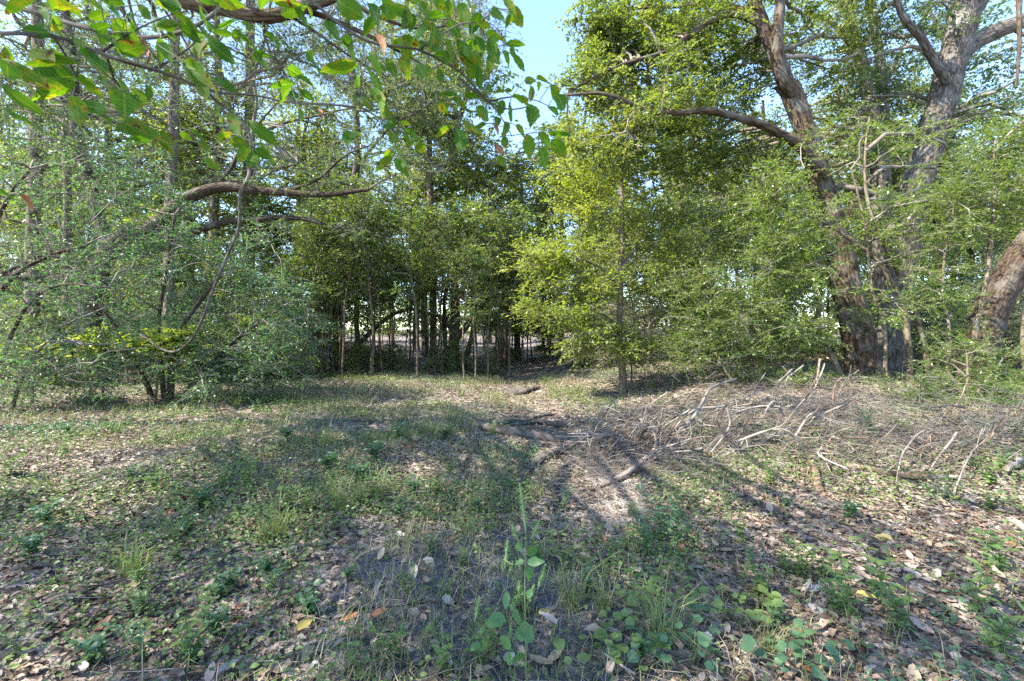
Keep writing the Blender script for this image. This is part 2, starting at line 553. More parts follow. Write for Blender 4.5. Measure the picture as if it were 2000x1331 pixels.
def ground_mat():
    m, n, l = mat('forest_soil')
    tc = n.new('ShaderNodeTexCoord')
    n1 = n.new('ShaderNodeTexNoise')
    n1.inputs['Scale'].default_value = 1.3
    n1.inputs['Detail'].default_value = 8
    n1.inputs['Roughness'].default_value = .62
    l.new(tc.outputs['Object'], n1.inputs['Vector'])
    n2 = n.new('ShaderNodeTexNoise')
    n2.inputs['Scale'].default_value = 28
    n2.inputs['Detail'].default_value = 6
    l.new(tc.outputs['Object'], n2.inputs['Vector'])
    soil = ramp(n, [(.3, (.045, .045, .05)), (.55, (.085, .085, .09)), (.75, (.13, .128, .128))])
    l.new(n2.outputs['Fac'], soil.inputs['Fac'])
    lit = ramp(n, [(.3, (.07, .052, .04)), (.5, (.16, .125, .10)), (.7, (.30, .25, .21))])
    vo = n.new('ShaderNodeTexVoronoi')
    vo.inputs['Scale'].default_value = 17
    l.new(tc.outputs['Object'], vo.inputs['Vector'])
    sx = n.new('ShaderNodeSeparateColor')
    l.new(vo.outputs['Color'], sx.inputs[0])
    l.new(sx.outputs[0], lit.inputs['Fac'])
    at = n.new('ShaderNodeAttribute')
    at.attribute_name = 'litter'
    ad = n.new('ShaderNodeMath')
    ad.operation = 'ADD'
    l.new(n1.outputs['Fac'], ad.inputs[0])
    l.new(at.outputs['Fac'], ad.inputs[1])
    mk = ramp(n, [(.75, (0, 0, 0)), (.95, (1, 1, 1))])
    l.new(ad.outputs[0], mk.inputs['Fac'])
    mx = n.new('ShaderNodeMix')
    mx.data_type = 'RGBA'
    l.new(mk.outputs[0], mx.inputs['Factor'])
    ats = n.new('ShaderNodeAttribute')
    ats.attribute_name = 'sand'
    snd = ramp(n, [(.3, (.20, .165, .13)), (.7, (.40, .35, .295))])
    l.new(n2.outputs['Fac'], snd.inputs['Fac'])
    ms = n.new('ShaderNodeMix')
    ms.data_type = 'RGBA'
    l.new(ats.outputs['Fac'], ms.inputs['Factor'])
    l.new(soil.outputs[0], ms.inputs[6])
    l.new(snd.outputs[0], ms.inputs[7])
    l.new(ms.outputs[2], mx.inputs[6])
    l.new(lit.outputs[0], mx.inputs[7])
    p = n.new('ShaderNodeBsdfPrincipled')
    p.inputs['Roughness'].default_value = .95
    p.inputs['Specular IOR Level'].default_value = .2
    l.new(mx.outputs[2], p.inputs['Base Color'])
    b = n.new('ShaderNodeBump')
    b.inputs['Strength'].default_value = .9
    b.inputs['Distance'].default_value = .03
    l.new(n2.outputs['Fac'], b.inputs['Height'])
    l.new(b.outputs[0], p.inputs['Normal'])
    o = n.new('ShaderNodeOutputMaterial')
    l.new(p.outputs[0], o.inputs[0])
    return m


M['ground'] = ground_mat()


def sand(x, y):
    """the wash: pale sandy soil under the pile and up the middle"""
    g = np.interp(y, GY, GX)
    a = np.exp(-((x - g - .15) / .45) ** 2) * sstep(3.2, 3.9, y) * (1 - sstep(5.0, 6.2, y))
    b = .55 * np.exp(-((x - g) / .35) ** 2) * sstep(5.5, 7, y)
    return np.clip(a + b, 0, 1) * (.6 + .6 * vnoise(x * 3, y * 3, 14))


def litter_cover(x, y):
    """0..1: how much of the soil the fallen leaves hide"""
    bare = np.exp(-((x + .15) / .9) ** 2 - ((y - 2.55) / .75) ** 2) * 1.0 + .7 * np.exp(-((x - .25) / .28) ** 2 - ((y - 2.1) / .6) ** 2)
    bare += .55 * np.exp(-((x + 1.9) / .35) ** 2 - ((y - 2.9) / .3) ** 2) + .5 * np.exp(-((x + .3) / .5) ** 2 - ((y - 4.4) / .4) ** 2)
    c = .95 - bare * (.55 + .9 * (vnoise(x * 2.3, y * 2.3, 9)))
    c *= .55 + .7 * vnoise(x * 1.1 + 7, y * 1.1, 11)
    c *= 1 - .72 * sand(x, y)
    return np.clip(c, .06, 1)


# ------------------------------------------------------------------ ground
def build_ground():
    na, rs = 420, np.concatenate([np.linspace(.0, 1.2, 8)[:-1], np.geomspace(1.2, 14, 230), np.geomspace(14, 220, 40)[1:]])
    ang = np.linspace(0, 2 * math.pi, na, endpoint=False)
    # more spokes towards the view
    a2 = ang - .55 * np.sin(ang)
    X = rs[:, None] * np.sin(a2)[None]
    Yy = rs[:, None] * np.cos(a2)[None]
    Z = H(X, Yy)
    V = np.stack([X, Yy, Z], -1).reshape(-1, 3)
    idx = np.arange(len(rs) * na).reshape(len(rs), na)
    a0, b0 = idx[:-1], idx[1:]
    q = np.stack([a0, np.roll(a0, -1, 1), np.roll(b0, -1, 1), b0], -1)[:, :, ::-1].reshape(-1, 4)
    mb = MB()
    mb.add(V, q, 0, True)
    o = mb.build('ground', [M['ground']])
    at = o.data.attributes.new('litter', 'FLOAT', 'POINT')
    at.data.foreach_set('value', (litter_cover(V[:, 0], V[:, 1]) * .6).astype(np.float32))
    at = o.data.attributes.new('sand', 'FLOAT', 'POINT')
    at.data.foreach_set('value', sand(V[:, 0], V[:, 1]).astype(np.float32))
    tag(o, kind='structure')


build_ground()


# ------------------------------------------------------------------ trees
def crown(mb, skel, blobs, seed, nt=7, nl=9, leaf=(.055, .5), tl=.32, droop=.15, up=.05, flat=1.0, bare=0.0, br=.016, shafts=True,
          wood=0, green=1, arch=.18, twr=.0022, shape='diamond', spread=1.0, jit=.6):
    """boughs reach from the skeleton into the blobs (centre, radii, count), fork into twigs and carry leaves"""
    r = np.random.default_rng(seed)
    T = []
    for c, rad, n in blobs:
        d = nrm(r.standard_normal((n, 3)))
        T.append(np.asarray(c) + d * (r.uniform(0, 1, (n, 1)) ** .42) * np.asarray(rad))
    T = np.concatenate(T)
    T = T[r.permutation(len(T))]
    Sk = np.asarray(skel)
    n = len(T)
    cuts = [0, max(3, int(n * .14)), max(6, int(n * .45)), n]
    allP = []
    for b in range(3):
        t = T[cuts[b]:cuts[b + 1]]
        if not len(t):
            continue
        D = np.linalg.norm(t[:, None] - Sk[None], axis=2) + .7 * np.maximum(0, Sk[None, :, 2] - t[:, None, 2] + .1)
        P0 = Sk[np.argmin(D, 1)]
        v = t - P0
        L = np.linalg.norm(v, axis=1, keepdims=True)
        ctl = P0 + v * .5 + np.array([0, 0, 1.]) * L * arch + r.standard_normal((len(t), 3)) * L * .13
        K = 6
        u = np.linspace(0, 1, K)[None, :, None]
        P = (1 - u) ** 2 * P0[:, None] + 2 * u * (1 - u) * ctl[:, None] + u ** 2 * t[:, None]
        P[:, 1:-1] += r.standard_normal((len(t), K - 2, 3)) * L[:, None] * .028
        r0 = np.clip(br * (1.9, 1.05, .6)[b] * (.5 + .5 * L), .003, .2)
        R = r0 * np.linspace(1, .35, K)[None]
        mb.tubes(P, R, (6, 4, 3)[b], wood)
        Sk = np.concatenate([Sk, P[:, 2:].reshape(-1, 3)])
        allP.append(P)
    B = np.concatenate(allP)
    nb, K = B.shape[:2]
    # twigs
    k = r.uniform(.3, 1, (nb, nt)) * (K - 1.001)
    i = k.astype(int)
    f = (k - i)[..., None]
    bi = np.arange(nb)[:, None]
    p = B[bi, i] * (1 - f) + B[bi, i + 1] * f
    tan = nrm(B[bi, i + 1] - B[bi, i])
    d = nrm(tan * .75 + r.standard_normal((nb, nt, 3)) * np.array([.8, .8, .38]) * spread + np.array([0, 0, up]))
    l = tl * r.uniform(.45, 1.35, (nb, nt, 1))
    p, d, l = p.reshape(-1, 3), d.reshape(-1, 3), l.reshape(-1, 1)
    e = p + d * l
    e[:, 2] -= droop * l[:, 0]
    keep = np.ones(len(p), bool)
    if shafts:
        keep = ~sunlit((p + e) / 2)
        p, e, l = p[keep], e[keep], l[keep]
    mb.tubes(np.stack([p, e], 1), np.tile(np.array([[twr, twr * .5]]), (len(p), 1)), 3, wood)
    lf = r.uniform(0, 1, len(p)) >= bare
    p, e = p[lf], e[lf]
    if nl <= 0 or not len(p):
        return
    u = (np.arange(nl)[None] + r.uniform(0, 1, (len(p), nl))) / nl * .95 + .08
    u = u[..., None]
    q = (p[:, None] * (1 - u) + e[:, None] * u).reshape(-1, 3)
    dd = np.repeat(nrm(e - p), nl, 0) * .55 + r.standard_normal((len(q), 3)) * np.array([.75, .75, .4]) + np.array([0, 0, -.12])
    nn = nrm(np.array([0, 0, 1.]) * flat + r.standard_normal((len(q), 3)) * jit)
    Ls = leaf[0] * r.uniform(.6, 1.35, len(q))
    mb.leaves(q, dd, nn, Ls, Ls * leaf[1], green, shape)


def px_path(pts, Y0):
    out = []
    for p in pts:
        out.append(W(p[0], p[1], Y0 + (p[2] if len(p) > 2 else 0)))
    return np.array(out)


def px_blobs(bl, Y0):
    out = []
    for px, py, rx, ry, dY, n in bl:
        Y = Y0 + dY
        out.append((W(px, py, Y), (rx / F * Y, rx / F * Y * .85, ry / F * Y), n))
    return out


def tree(name, label, cat, Y0, stems, blobs, bark, green, seed, group=None, twig='twig', sides=14, base=None, skel_from=.3, shade_canopy=None, **kw):
    """stems: list of (part name, pixel path [(px,py,dY)], first and last width in photo pixels)"""
    first = px_path(stems[0][1], Y0)
    if base is None:
        base = first[0].copy()
        base[2] = float(H(base[0], base[1]))
    base = np.asarray(base)
    root = thing(name, base, label, cat, group)
    sk = []
    for j, (nm, pts, w0, w1) in enumerate(stems):
        P = px_path(pts, Y0)
        if j == 0 or nm in ('trunk', 'stem'):
            P[0, 2] = float(H(P[0, 0], P[0, 1])) - .05
        rr = (w0 / F * Y0 / 2, w1 / F * Y0 / 2)
        big = w0 > 30
        o, C = stem(nm, P, rr, M[bark], root, base, sides if big else 8, seed=seed * 13 + j, flare=(.30 if big else .25) if nm in ('trunk', 'stem') else 0,
                    seg=.10 if big else .14, rough=.09, wander=.0 if big else .012)
        a = int(len(C) * (skel_from if nm in ('trunk', 'stem') else .12))
        sk.append(C[a:])
    mb = MB()
    crown(mb, np.concatenate(sk), px_blobs(blobs, Y0), seed, **kw)
    o = mb.build('crown', [M[twig], M[green]], root, base)
    o['kind'] = 'stuff'
    if shade_canopy:
        mb = MB()
        crown(mb, np.concatenate(sk), shade_canopy[0], seed + 500, **shade_canopy[1])
        o = mb.build('crown', [M[twig], M[green]], root, base)  # added canopy out of view, there only to cast shade
        o['kind'] = 'stuff'
    return root


# -- the two big trees and the leaning one on the right
YA = 9.4
tree('oak_tree', 'big forked tree with rusty brown bark, its base above the stick pile', 'tree', YA,
     [('trunk', [(1690, 742), (1672, 640), (1648, 540), (1622, 420), (1590, 310), (1555, 200), (1528, 160)], 56, 34),
      ('limb', [(1575, 260), (1545, 190), (1512, 100), (1478, 20), (1455, -80), (1440, -190)], 34, 16),
      ('limb', [(1548, 185, -.1), (1530, 150, -.2), (1517, 90, -.25), (1522, 10, -.3), (1530, -90, -.3)], 24, 16),
      ('limb', [(1470, 40), (1440, 14, .1), (1380, 10, .2), (1300, 14, .3), (1200, 18, .3)], 13, 4),
      ('limb', [(1478, 45, -.3), (1430, 25, -.4), (1380, 45, -.5), (1330, 85, -.6), (1270, 112, -.7), (1190, 135, -.7), (1110, 180, -.7)], 14, 4),
      ('limb', [(1600, 330, -.3), (1540, 270, -.5), (1450, 232, -.8), (1380, 215, -1), (1290, 222, -1.1), (1180, 185, -1.2), (1090, 185, -1.2)], 20, 4)],
     [(1175, 70, 70, 90, .2, 90), (1140, 160, 50, 60, -.4, 24), (1260, 130, 120, 110, .8, 80), (1340, 60, 130, 90, .1, 80), (1300, 200, 140, 80, -.4, 70), (1430, 150, 110, 110, 1.5, 70), (1620, 70, 130, 110, 1.6, 60), (1430, -80, 260, 120, 0, 70), (1640, -60, 160, 120, .4, 40), (1210, 270, 110, 60, -.9, 50), (1420, 300, 130, 80, .5, 60)],
     'bark_oak', 'oak', 11, leaf=(.075, .5), nt=11, nl=12, tl=.45, br=.013, sides=22)
YB = 10.6
tree('shade_tree', 'thick grey trunk leaning right and forking against blue sky', 'tree', YB,
     [('trunk', [(1742, 715), (1748, 600), (1768, 450), (1806, 310), (1838, 200), (1868, 90), (1885, 20), (1895, -80)], 50, 50),
      ('limb', [(1872, 110), (1905, 82), (1945, 62), (2000, 42), (2080, 10)], 34, 22),
      ('limb', [(1880, 50), (1905, 10), (1930, -50), (1960, -140)], 40, 22),
      ('limb', [(1850, 160, -.3), (1800, 80, -.6), (1760, 20, -.8), (1740, -80, -1)], 16, 8)],
     [(1780, 60, 110, 90, .3, 50), (1800, -90, 200, 100, 0, 50), (2040, 150, 110, 60, -.4, 20), (1700, 160, 90, 80, .3, 44), (1960, 230, 90, 50, -.4, 34), (1770, 250, 80, 70, .5, 26)],
     'bark_grey', 'dark_oak', 12, leaf=(.07, .48), nt=8, nl=8, tl=.42, br=.02, sides=22)
YC = 8.6
tree('leaning_tree', 'stout dark furrowed trunk leaning out of frame at right edge', 'tree', YC,
     [('trunk', [(1905, 735), (1915, 660), (1942, 590), (1985, 520), (2040, 440), (2100, 340), (2140, 200)], 56, 50),
      ('limb', [(2100, 330), (2090, 200), (2050, 60), (1997, -20), (1990, 60, -.2), (1986, 170, -.3)], 24, 4),
      ('limb', [(2120, 250), (2060, 150), (2010, 120)], 20, 6)],
     [(2120, 60, 150, 100, .2, 30), (2090, 330, 90, 60, -.5, 20)],
     'bark_dark', 'dark_oak', 13, leaf=(.065, .5), nt=8, nl=8, tl=.4, sides=24)
YG = 13.5
tree('twin_trunk_tree', 'pale grey slender twin trunks behind the two big trees', 'tree', YG,
     [('trunk', [(1735, 690), (1722, 500), (1712, 300), (1700, 200), (1680, 110), (1655, 20), (1640, -100)], 30, 18),
      ('trunk', [(1745, 690, .3), (1738, 500, .3), (1728, 330, .3), (1724, 200, .3), (1716, 90, .3), (1700, 20, .3), (1690, -90, .3)], 24, 14),
      ('limb', [(1690, 150), (1640, 60), (1600, 30), (1545, 25)], 14, 5),
      ('limb', [(1722, 180, .3), (1760, 100, .2), (1800, 40, .1)], 10, 4)],
     [(1620, 120, 130, 110, .3, 70), (1700, 280, 120, 80, .2, 60), (1650, -40, 180, 90, .3, 50), (1540, 280, 130, 80, .6, 60), (1780, 180, 80, 80, .5, 40), (1480, 360, 110, 70, .6, 40)],
     'bark_grey', 'back', 14, leaf=(.085, .5), nt=8, nl=8, tl=.5, br=.022)

# -- right hand shrubs with yellowish slanting stems
tree('yaupon_shrub', 'many stemmed leafy shrub screening the big forked trunk', 'shrub', 8.2,
     [('stem', [(1775, 735), (1770, 620), (1735, 540), (1680, 480), (1600, 430), (1520, 400)], 13, 5),
      ('stem', [(1650, 740, .2), (1610, 670, .2), (1570, 610, .3), (1500, 540, .3)], 11, 4),
      ('stem', [(1815, 735, .1), (1800, 660, .1), (1770, 560), (1700, 420), (1690, 300), (1700, 230)], 12, 4),
      ('stem', [(1735, 740, -.2), (1722, 620, -.2), (1700, 560, -.2), (1690, 430, -.3), (1660, 330, -.3)], 8, 3)],
     [(1700, 270, 150, 70, .2, 46), (1530, 400, 120, 90, -.2, 70), (1560, 500, 90, 80, -.5, 44), (1500, 560, 100, 80, -.1, 50), (1760, 430, 90, 90, -.5, 40), (1740, 600, 80, 60, -.7, 12), (1870, 380, 60, 80, .8, 24), (1550, 640, 80, 50, -.3, 30)],
     'bark_tan', 'right_shrub', 21, leaf=(.048, .52), nt=9, nl=11, tl=.34, br=.012, droop=.12, spread=.9)
tree('yaupon_shrub', 'bright green shrub with slender stems between sapling and big forked trunk', 'shrub', 9.0,
     [('stem', [(1470, 745), (1466, 650), (1445, 560), (1420, 450), (1410, 380)], 9, 3),
      ('stem', [(1500, 745, .2), (1480, 660, .2), (1420, 590, .2), (1370, 540, .2)], 8, 3),
      ('stem', [(1440, 748, -.2), (1400, 690, -.2), (1380, 600, -.2)], 7, 3)],
     [(1400, 430, 120, 80, 0, 64), (1470, 480, 100, 80, .1, 54), (1360, 560, 90, 60, 0, 50), (1430, 610, 110, 60, -.3, 60), (1500, 670, 100, 50, -.3, 50), (1400, 690, 100, 45, -.2, 46), (1330, 660, 70, 50, .2, 26)],
     'bark_tan', 'right_shrub', 22, leaf=(.045, .5), nt=9, nl=11, tl=.34, br=.011, droop=.15)
tree('yaupon_shrub', 'leafy shrub with thin stems in front of the leaning trunk', 'shrub', 7.0,
     [('stem', [(1890, 760), (1905, 640), (1930, 520), (1945, 400), (1940, 300)], 11, 4),
      ('stem', [(1850, 762, .2), (1855, 660, .2), (1840, 560, .2), (1860, 440, .2)], 9, 3),
      ('stem', [(2010, 765), (2000, 640), (2020, 500), (2000, 380)], 10, 4)],
     [(1940, 340, 110, 80, 0, 50), (1880, 420, 80, 80, 0, 36), (1990, 400, 90, 60, 0, 26), (1960, 260, 90, 50, .2, 34), (1820, 560, 60, 60, .2, 24), (2060, 300, 120, 90, 0, 30), (1860, 640, 50, 40, .3, 14)],
     'bark_tan', 'right_shrub', 23, leaf=(.042, .5), nt=9, nl=11, tl=.32, br=.012)
tree('low_shrub', 'low bright green shrub at the foot of the leaning trunk', 'shrub', 6.6,
     [('stem', [(1880, 800), (1872, 760), (1850, 720)], 8, 3), ('stem', [(1895, 800), (1920, 750), (1950, 720)], 8, 3), ('stem', [(1885, 802), (1890, 740), (1885, 690)], 7, 3)],
     [(1860, 760, 110, 48, 0, 50), (1950, 770, 100, 55, .1, 54), (1890, 700, 90, 45, .2, 34), (1790, 790, 80, 28, 0, 26), (2000, 740, 60, 60, .2, 22)],
     'bark_tan', 'right_shrub', 24, leaf=(.04, .42), nt=8, nl=11, tl=.24, br=.008, shafts=False, up=.25)
tree('low_shrub', 'low pale leaved shrub just behind the tangled stick pile', 'shrub', 8.0,
     [('stem', [(1560, 770), (1550, 740), (1530, 715)], 7, 3), ('stem', [(1600, 770), (1630, 745), (1660, 740)], 7, 3)],
     [(1560, 745, 90, 28, 0, 26), (1650, 760, 80, 24, -.2, 24), (1740, 765, 70, 22, -.3, 20)],
     'bark_tan', 'right_shrub', 25, leaf=(.042, .45), nt=8, nl=9, tl=.26, br=.007, shafts=False, up=.2)

# -- light green sapling in the middle
Yc = 9.8
tree('sapling_tree', 'slender straight sapling with layered light green sprays mid picture', 'tree', Yc,
     [('trunk', [(1216, 757), (1214, 690), (1211, 600), (1212, 500), (1216, 400), (1210, 300), (1200, 220)], 15, 6),
      ('limb', [(1213, 560), (1170, 520, -.2), (1110, 505, -.4), (1040, 520, -.5)], 6, 2),
      ('limb', [(1213, 640), (1170, 610, -.3), (1110, 600, -.5), (1050, 615, -.6)], 6, 2),
      ('limb', [(1213, 460), (1170, 410, .1), (1130, 360, .2)], 6, 2),
      ('limb', [(1213, 520), (1260, 470, .1), (1310, 440, .2)], 6, 2)],
     [(1110, 490, 110, 26, -.4, 52), (1060, 525, 75, 24, -.5, 30), (1130, 560, 110, 28, -.5, 52), (1090, 610, 95, 28, -.6, 44), (1150, 645, 90, 26, -.6, 34), (1200, 420, 120, 55, .1, 56), (1140, 350, 100, 55, .2, 50), (1260, 330, 100, 60, .3, 56),
      (1290, 450, 90, 55, .2, 44), (1290, 540, 90, 40, .1, 36), (1200, 280, 90, 50, .1, 40), (1160, 680, 90, 18, -.7, 24), (1240, 670, 80, 24, -.2, 22)],
     'bark_tan', 'sapling', 31, leaf=(.072, .54), nt=9, nl=7, tl=.40, br=.009, droop=.06, up=-.02, flat=1.4, jit=.45, spread=1.1, arch=.08)
tree('sapling_tree', 'yellow green young tree behind and left of the straight sapling', 'tree', 16.5,
     [('trunk', [(985, 715), (990, 600), (1000, 480), (1005, 380), (1010, 300)], 9, 4)],
     [(1010, 330, 90, 60, 0, 40), (960, 400, 90, 60, .2, 40), (1060, 420, 80, 60, .3, 34), (990, 480, 90, 50, 0, 34), (900, 330, 80, 50, .6, 28), (1080, 320, 80, 50, .6, 30), (930, 480, 60, 40, 0, 18)],
     'bark_dark', 'back_b', 32, leaf=(.095, .5), nt=9, nl=8, tl=.6, br=.012)

# -- left: gnarled oak with arching limbs, dark fine-twigged tree, teal shrubs
YD = 10.8
tree('gnarled_oak', 'gnarled dark oak with arching limbs behind the hanging vine', 'tree', YD,
     [('trunk', [(186, 745), (176, 640), (182, 560), (215, 490), (262, 450)], 44, 30),
      ('limb', [(225, 480), (290, 450), (320, 425), (360, 390), (420, 368), (500, 372), (580, 378), (650, 380), (720, 372)], 30, 7),
      ('limb', [(230, 500, .2), (300, 488, .2), (350, 468, .2), (420, 440, .2), (500, 428, .2), (580, 426, .2), (640, 440, .2), (700, 460, .2)], 18, 5),
      ('limb', [(190, 560, -.2), (140, 545, -.3), (70, 545, -.4), (0, 530, -.6), (-90, 500, -.6)], 20, 8),
      ('limb', [(180, 570, -.1), (110, 500, -.3), (60, 510, -.5), (-20, 545, -.8)], 12, 6),
      ('limb', [(215, 490, .1), (180, 380, .1), (150, 250, .1), (140, 120, .1), (120, -40, 0)], 24, 14),
      ('limb', [(200, 520), (120, 470, -.2), (60, 440, -.3), (-30, 420, -.4)], 10, 4),
      ('limb', [(420, 368), (450, 330, .1), (490, 260, .2), (540, 200, .2)], 8, 3),
      ('limb', [(560, 377), (620, 350), (680, 300, .2), (740, 280, .2)], 7, 2)],
     [(560, 330, 150, 70, .3, 30), (720, 330, 120, 80, .6, 26), (640, 430, 110, 50, .3, 14), (420, 300, 110, 80, .5, 22), (120, 330, 150, 110, .2, 76), (60, 180, 150, 120, .2, 76), (260, 180, 150, 110, .6, 80), (30, 470, 100, 60, -.3, 24), (150, 50, 180, 90, .5, 60)],
     'bark_dark', 'dark_oak', 41, leaf=(.072, .48), nt=11, nl=9, tl=.52, br=.013, bare=.4, twr=.003)
tree('overhead_oak', 'thick lichened limb crossing the top left with bare drooping twigs', 'tree', 5.2,
     [('trunk', [(-560, 800), (-520, 500), (-440, 250), (-300, 60), (-180, -40)], 60, 44),
      ('limb', [(-220, -10), (-60, -60), (120, -60), (280, -30), (360, 2), (430, 16), (520, 32), (590, 14), (660, -12), (760, -60)], 40, 22),
      ('limb', [(585, 18, .1), (640, 35, .2), (720, 70, .4), (770, 95, .6), (830, 130, .9)], 13, 4),
      ('limb', [(515, 34), (520, 90, .1), (560, 150, .2), (575, 200, .3)], 6, 2),
      ('limb', [(560, 26), (610, 60, .2), (680, 110, .4), (760, 150, .6)], 6, 2),
      ('limb', [(660, -10, .1), (740, 30, .3), (830, 60, .6), (930, 40, .9)], 10, 3)],
     [(560, 110, 110, 80, .4, 40), (720, 100, 130, 80, .8, 50), (880, 60, 100, 60, 1.1, 40), (420, -60, 260, 60, .2, 30), (960, 40, 70, 40, 1.2, 16), (280, 110, 150, 80, .9, 46), (90, 200, 120, 100, .9, 40), (430, 180, 110, 70, .8, 36)],
     'bark_oak', 'dark_oak', 42, leaf=(.05, .42), nt=9, nl=6, tl=.32, br=.010, bare=.55, twr=.0022, droop=.3,
     shade_canopy=([((-8.0, .2, 7.2), (3.8, 2.2, 1.3), 190), ((-5.0, -.4, 6.5), (2.4, 1.4, .9), 80), ((-8.8, 3.6, 8.0), (3.2, 2.6, 1.3), 130), ((-3.6, 1.8, 8.6), (2.8, 2.6, 1.0), 70)], dict(leaf=(.08, .5), nt=11, nl=7, tl=.55, br=.007)))  # last blobs: unseen foliage added to shade the clearing floor
tree('cedar_tree', 'feathery grey green cedar filling the upper left behind the limb', 'tree', 13.5,
     [('trunk', [(600, 712), (625, 600), (670, 450), (696, 330), (694, 200), (680, 60), (660, -80)], 19, 9),
      ('limb', [(690, 450), (640, 380), (580, 320)], 9, 3), ('limb', [(705, 320), (760, 250), (830, 210)], 8, 3), ('limb', [(700, 200), (630, 140), (560, 110)], 8, 3)],
     [(620, 230, 150, 90, 0, 36), (740, 220, 130, 90, .3, 36), (560, 120, 140, 90, .2, 40), (700, 80, 150, 90, .4, 44), (800, 340, 100, 90, .4, 26), (460, 210, 120, 80, .4, 28), (830, 160, 80, 70, .4, 26), (600, 20, 160, 70, .4, 36), (380, 330, 110, 90, .6, 22)],
     'bark_dark', 'cedar', 43, leaf=(.078, .34), nt=13, nl=11, tl=.55, br=.011, bare=.25, twr=.003, droop=.25)
tree('shade_tree', 'tall fine leaved tree rising behind the gnarled oak and the hanging vine', 'tree', 15.5,
     [('trunk', [(405, 712), (412, 560), (420, 380), (426, 220), (424, 60), (420, -90)], 20, 10), ('limb', [(420, 380), (340, 280), (240, 220)], 9, 4), ('limb', [(424, 220), (520, 130), (640, 90)], 9, 4), ('limb', [(424, 300), (560, 240), (700, 210)], 8, 3)],
     [(330, 240, 150, 100, 0, 50), (120, 160, 170, 120, .3, 56), (300, 60, 190, 90, .3, 56), (540, 110, 150, 100, .2, 50), (720, 160, 150, 110, .4, 60), (640, 290, 140, 80, .4, 30), (860, 230, 110, 100, .8, 50), (470, 330, 120, 70, .2, 20), (820, 60, 130, 70, .8, 40), (940, 130, 60, 70, 1.0, 18)],
     'bark_pine', 'back', 47, leaf=(.10, .45), nt=10, nl=8, tl=.6, br=.012, bare=.15, twr=.004)
tree('holly_shrub', 'large teal green holly shrub spreading behind the hanging vine', 'shrub', 8.8,
     [('stem', [(330, 770), (340, 690), (380, 600), (430, 540)], 14, 5), ('stem', [(300, 772, .1), (250, 680, .1), (200, 600, .1), (150, 520, .1)], 12, 4),
      ('stem', [(350, 772, -.2), (420, 700, -.2), (490, 640, -.2), (550, 600, -.2)], 12, 4), ('stem', [(320, 770, .3), (310, 640, .3), (330, 500, .3), (340, 420, .3)], 10, 4)],
     [(450, 560, 150, 90, 0, 44), (500, 660, 130, 70, -.3, 46), (360, 470, 170, 110, .2, 44), (250, 430, 160, 110, .2, 40), (330, 610, 150, 80, .2, 26), (420, 710, 140, 50, -.3, 40), (180, 560, 130, 100, .1, 24), (540, 705, 120, 56, -.3, 30), (430, 740, 150, 36, -.6, 26), (570, 610, 80, 60, -.2, 22), (280, 520, 160, 110, -.5, 30)],
     'bark_dark', 'yaupon', 44, leaf=(.058, .5), nt=11, nl=9, tl=.46, br=.010, bare=.22, spread=1.3, droop=.25)
tree('holly_shrub', 'dark tangled holly shrub at the left edge with bare crooked branches', 'shrub', 7.6,
     [('stem', [(-60, 780), (-40, 660), (10, 560), (90, 500), (170, 480)], 16, 5), ('stem', [(-80, 780, .2), (-60, 600, .2), (0, 420, .2), (60, 330, .2)], 14, 5),
      ('stem', [(20, 800, -.1), (40, 740, -.1), (75, 690, -.1), (120, 640, -.1)], 7, 3), ('stem', [(-40, 700, -.2), (40, 620, -.3), (110, 560, -.4), (210, 560, -.5)], 9, 3)],
     [(60, 300, 120, 100, .2, 44), (110, 440, 120, 80, .1, 40), (60, 600, 110, 80, -.2, 36), (120, 690, 150, 60, -.2, 44), (40, 730, 110, 50, -.3, 36), (180, 740, 130, 36, -.1, 20), (220, 340, 120, 80, .4, 44), (20, 480, 90, 90, -.2, 30), (220, 520, 100, 70, 0, 34)],
     'bark_dark', 'yaupon', 45, leaf=(.055, .5), nt=11, nl=8, tl=.46, br=.010, bare=.4, spread=1.3, droop=.25)
tree('seedling_shrub', 'yellow green broad leaved seedlings glowing under the left holly', 'shrub', 8.2,
     [('stem', [(60, 735), (62, 700), (68, 660)], 5, 2), ('stem', [(200, 735), (205, 690), (200, 640)], 5, 2), ('stem', [(300, 735), (310, 700), (325, 660)], 5, 2)],
     [(60, 690, 50, 30, 0, 26), (200, 680, 60, 32, 0, 26), (330, 670, 60, 28, 0, 24), (130, 720, 60, 18, 0, 16)],
     'bark_tan', 'sapling', 46, leaf=(.12, .5), nt=6, nl=7, tl=.22, br=.006, flat=.5)

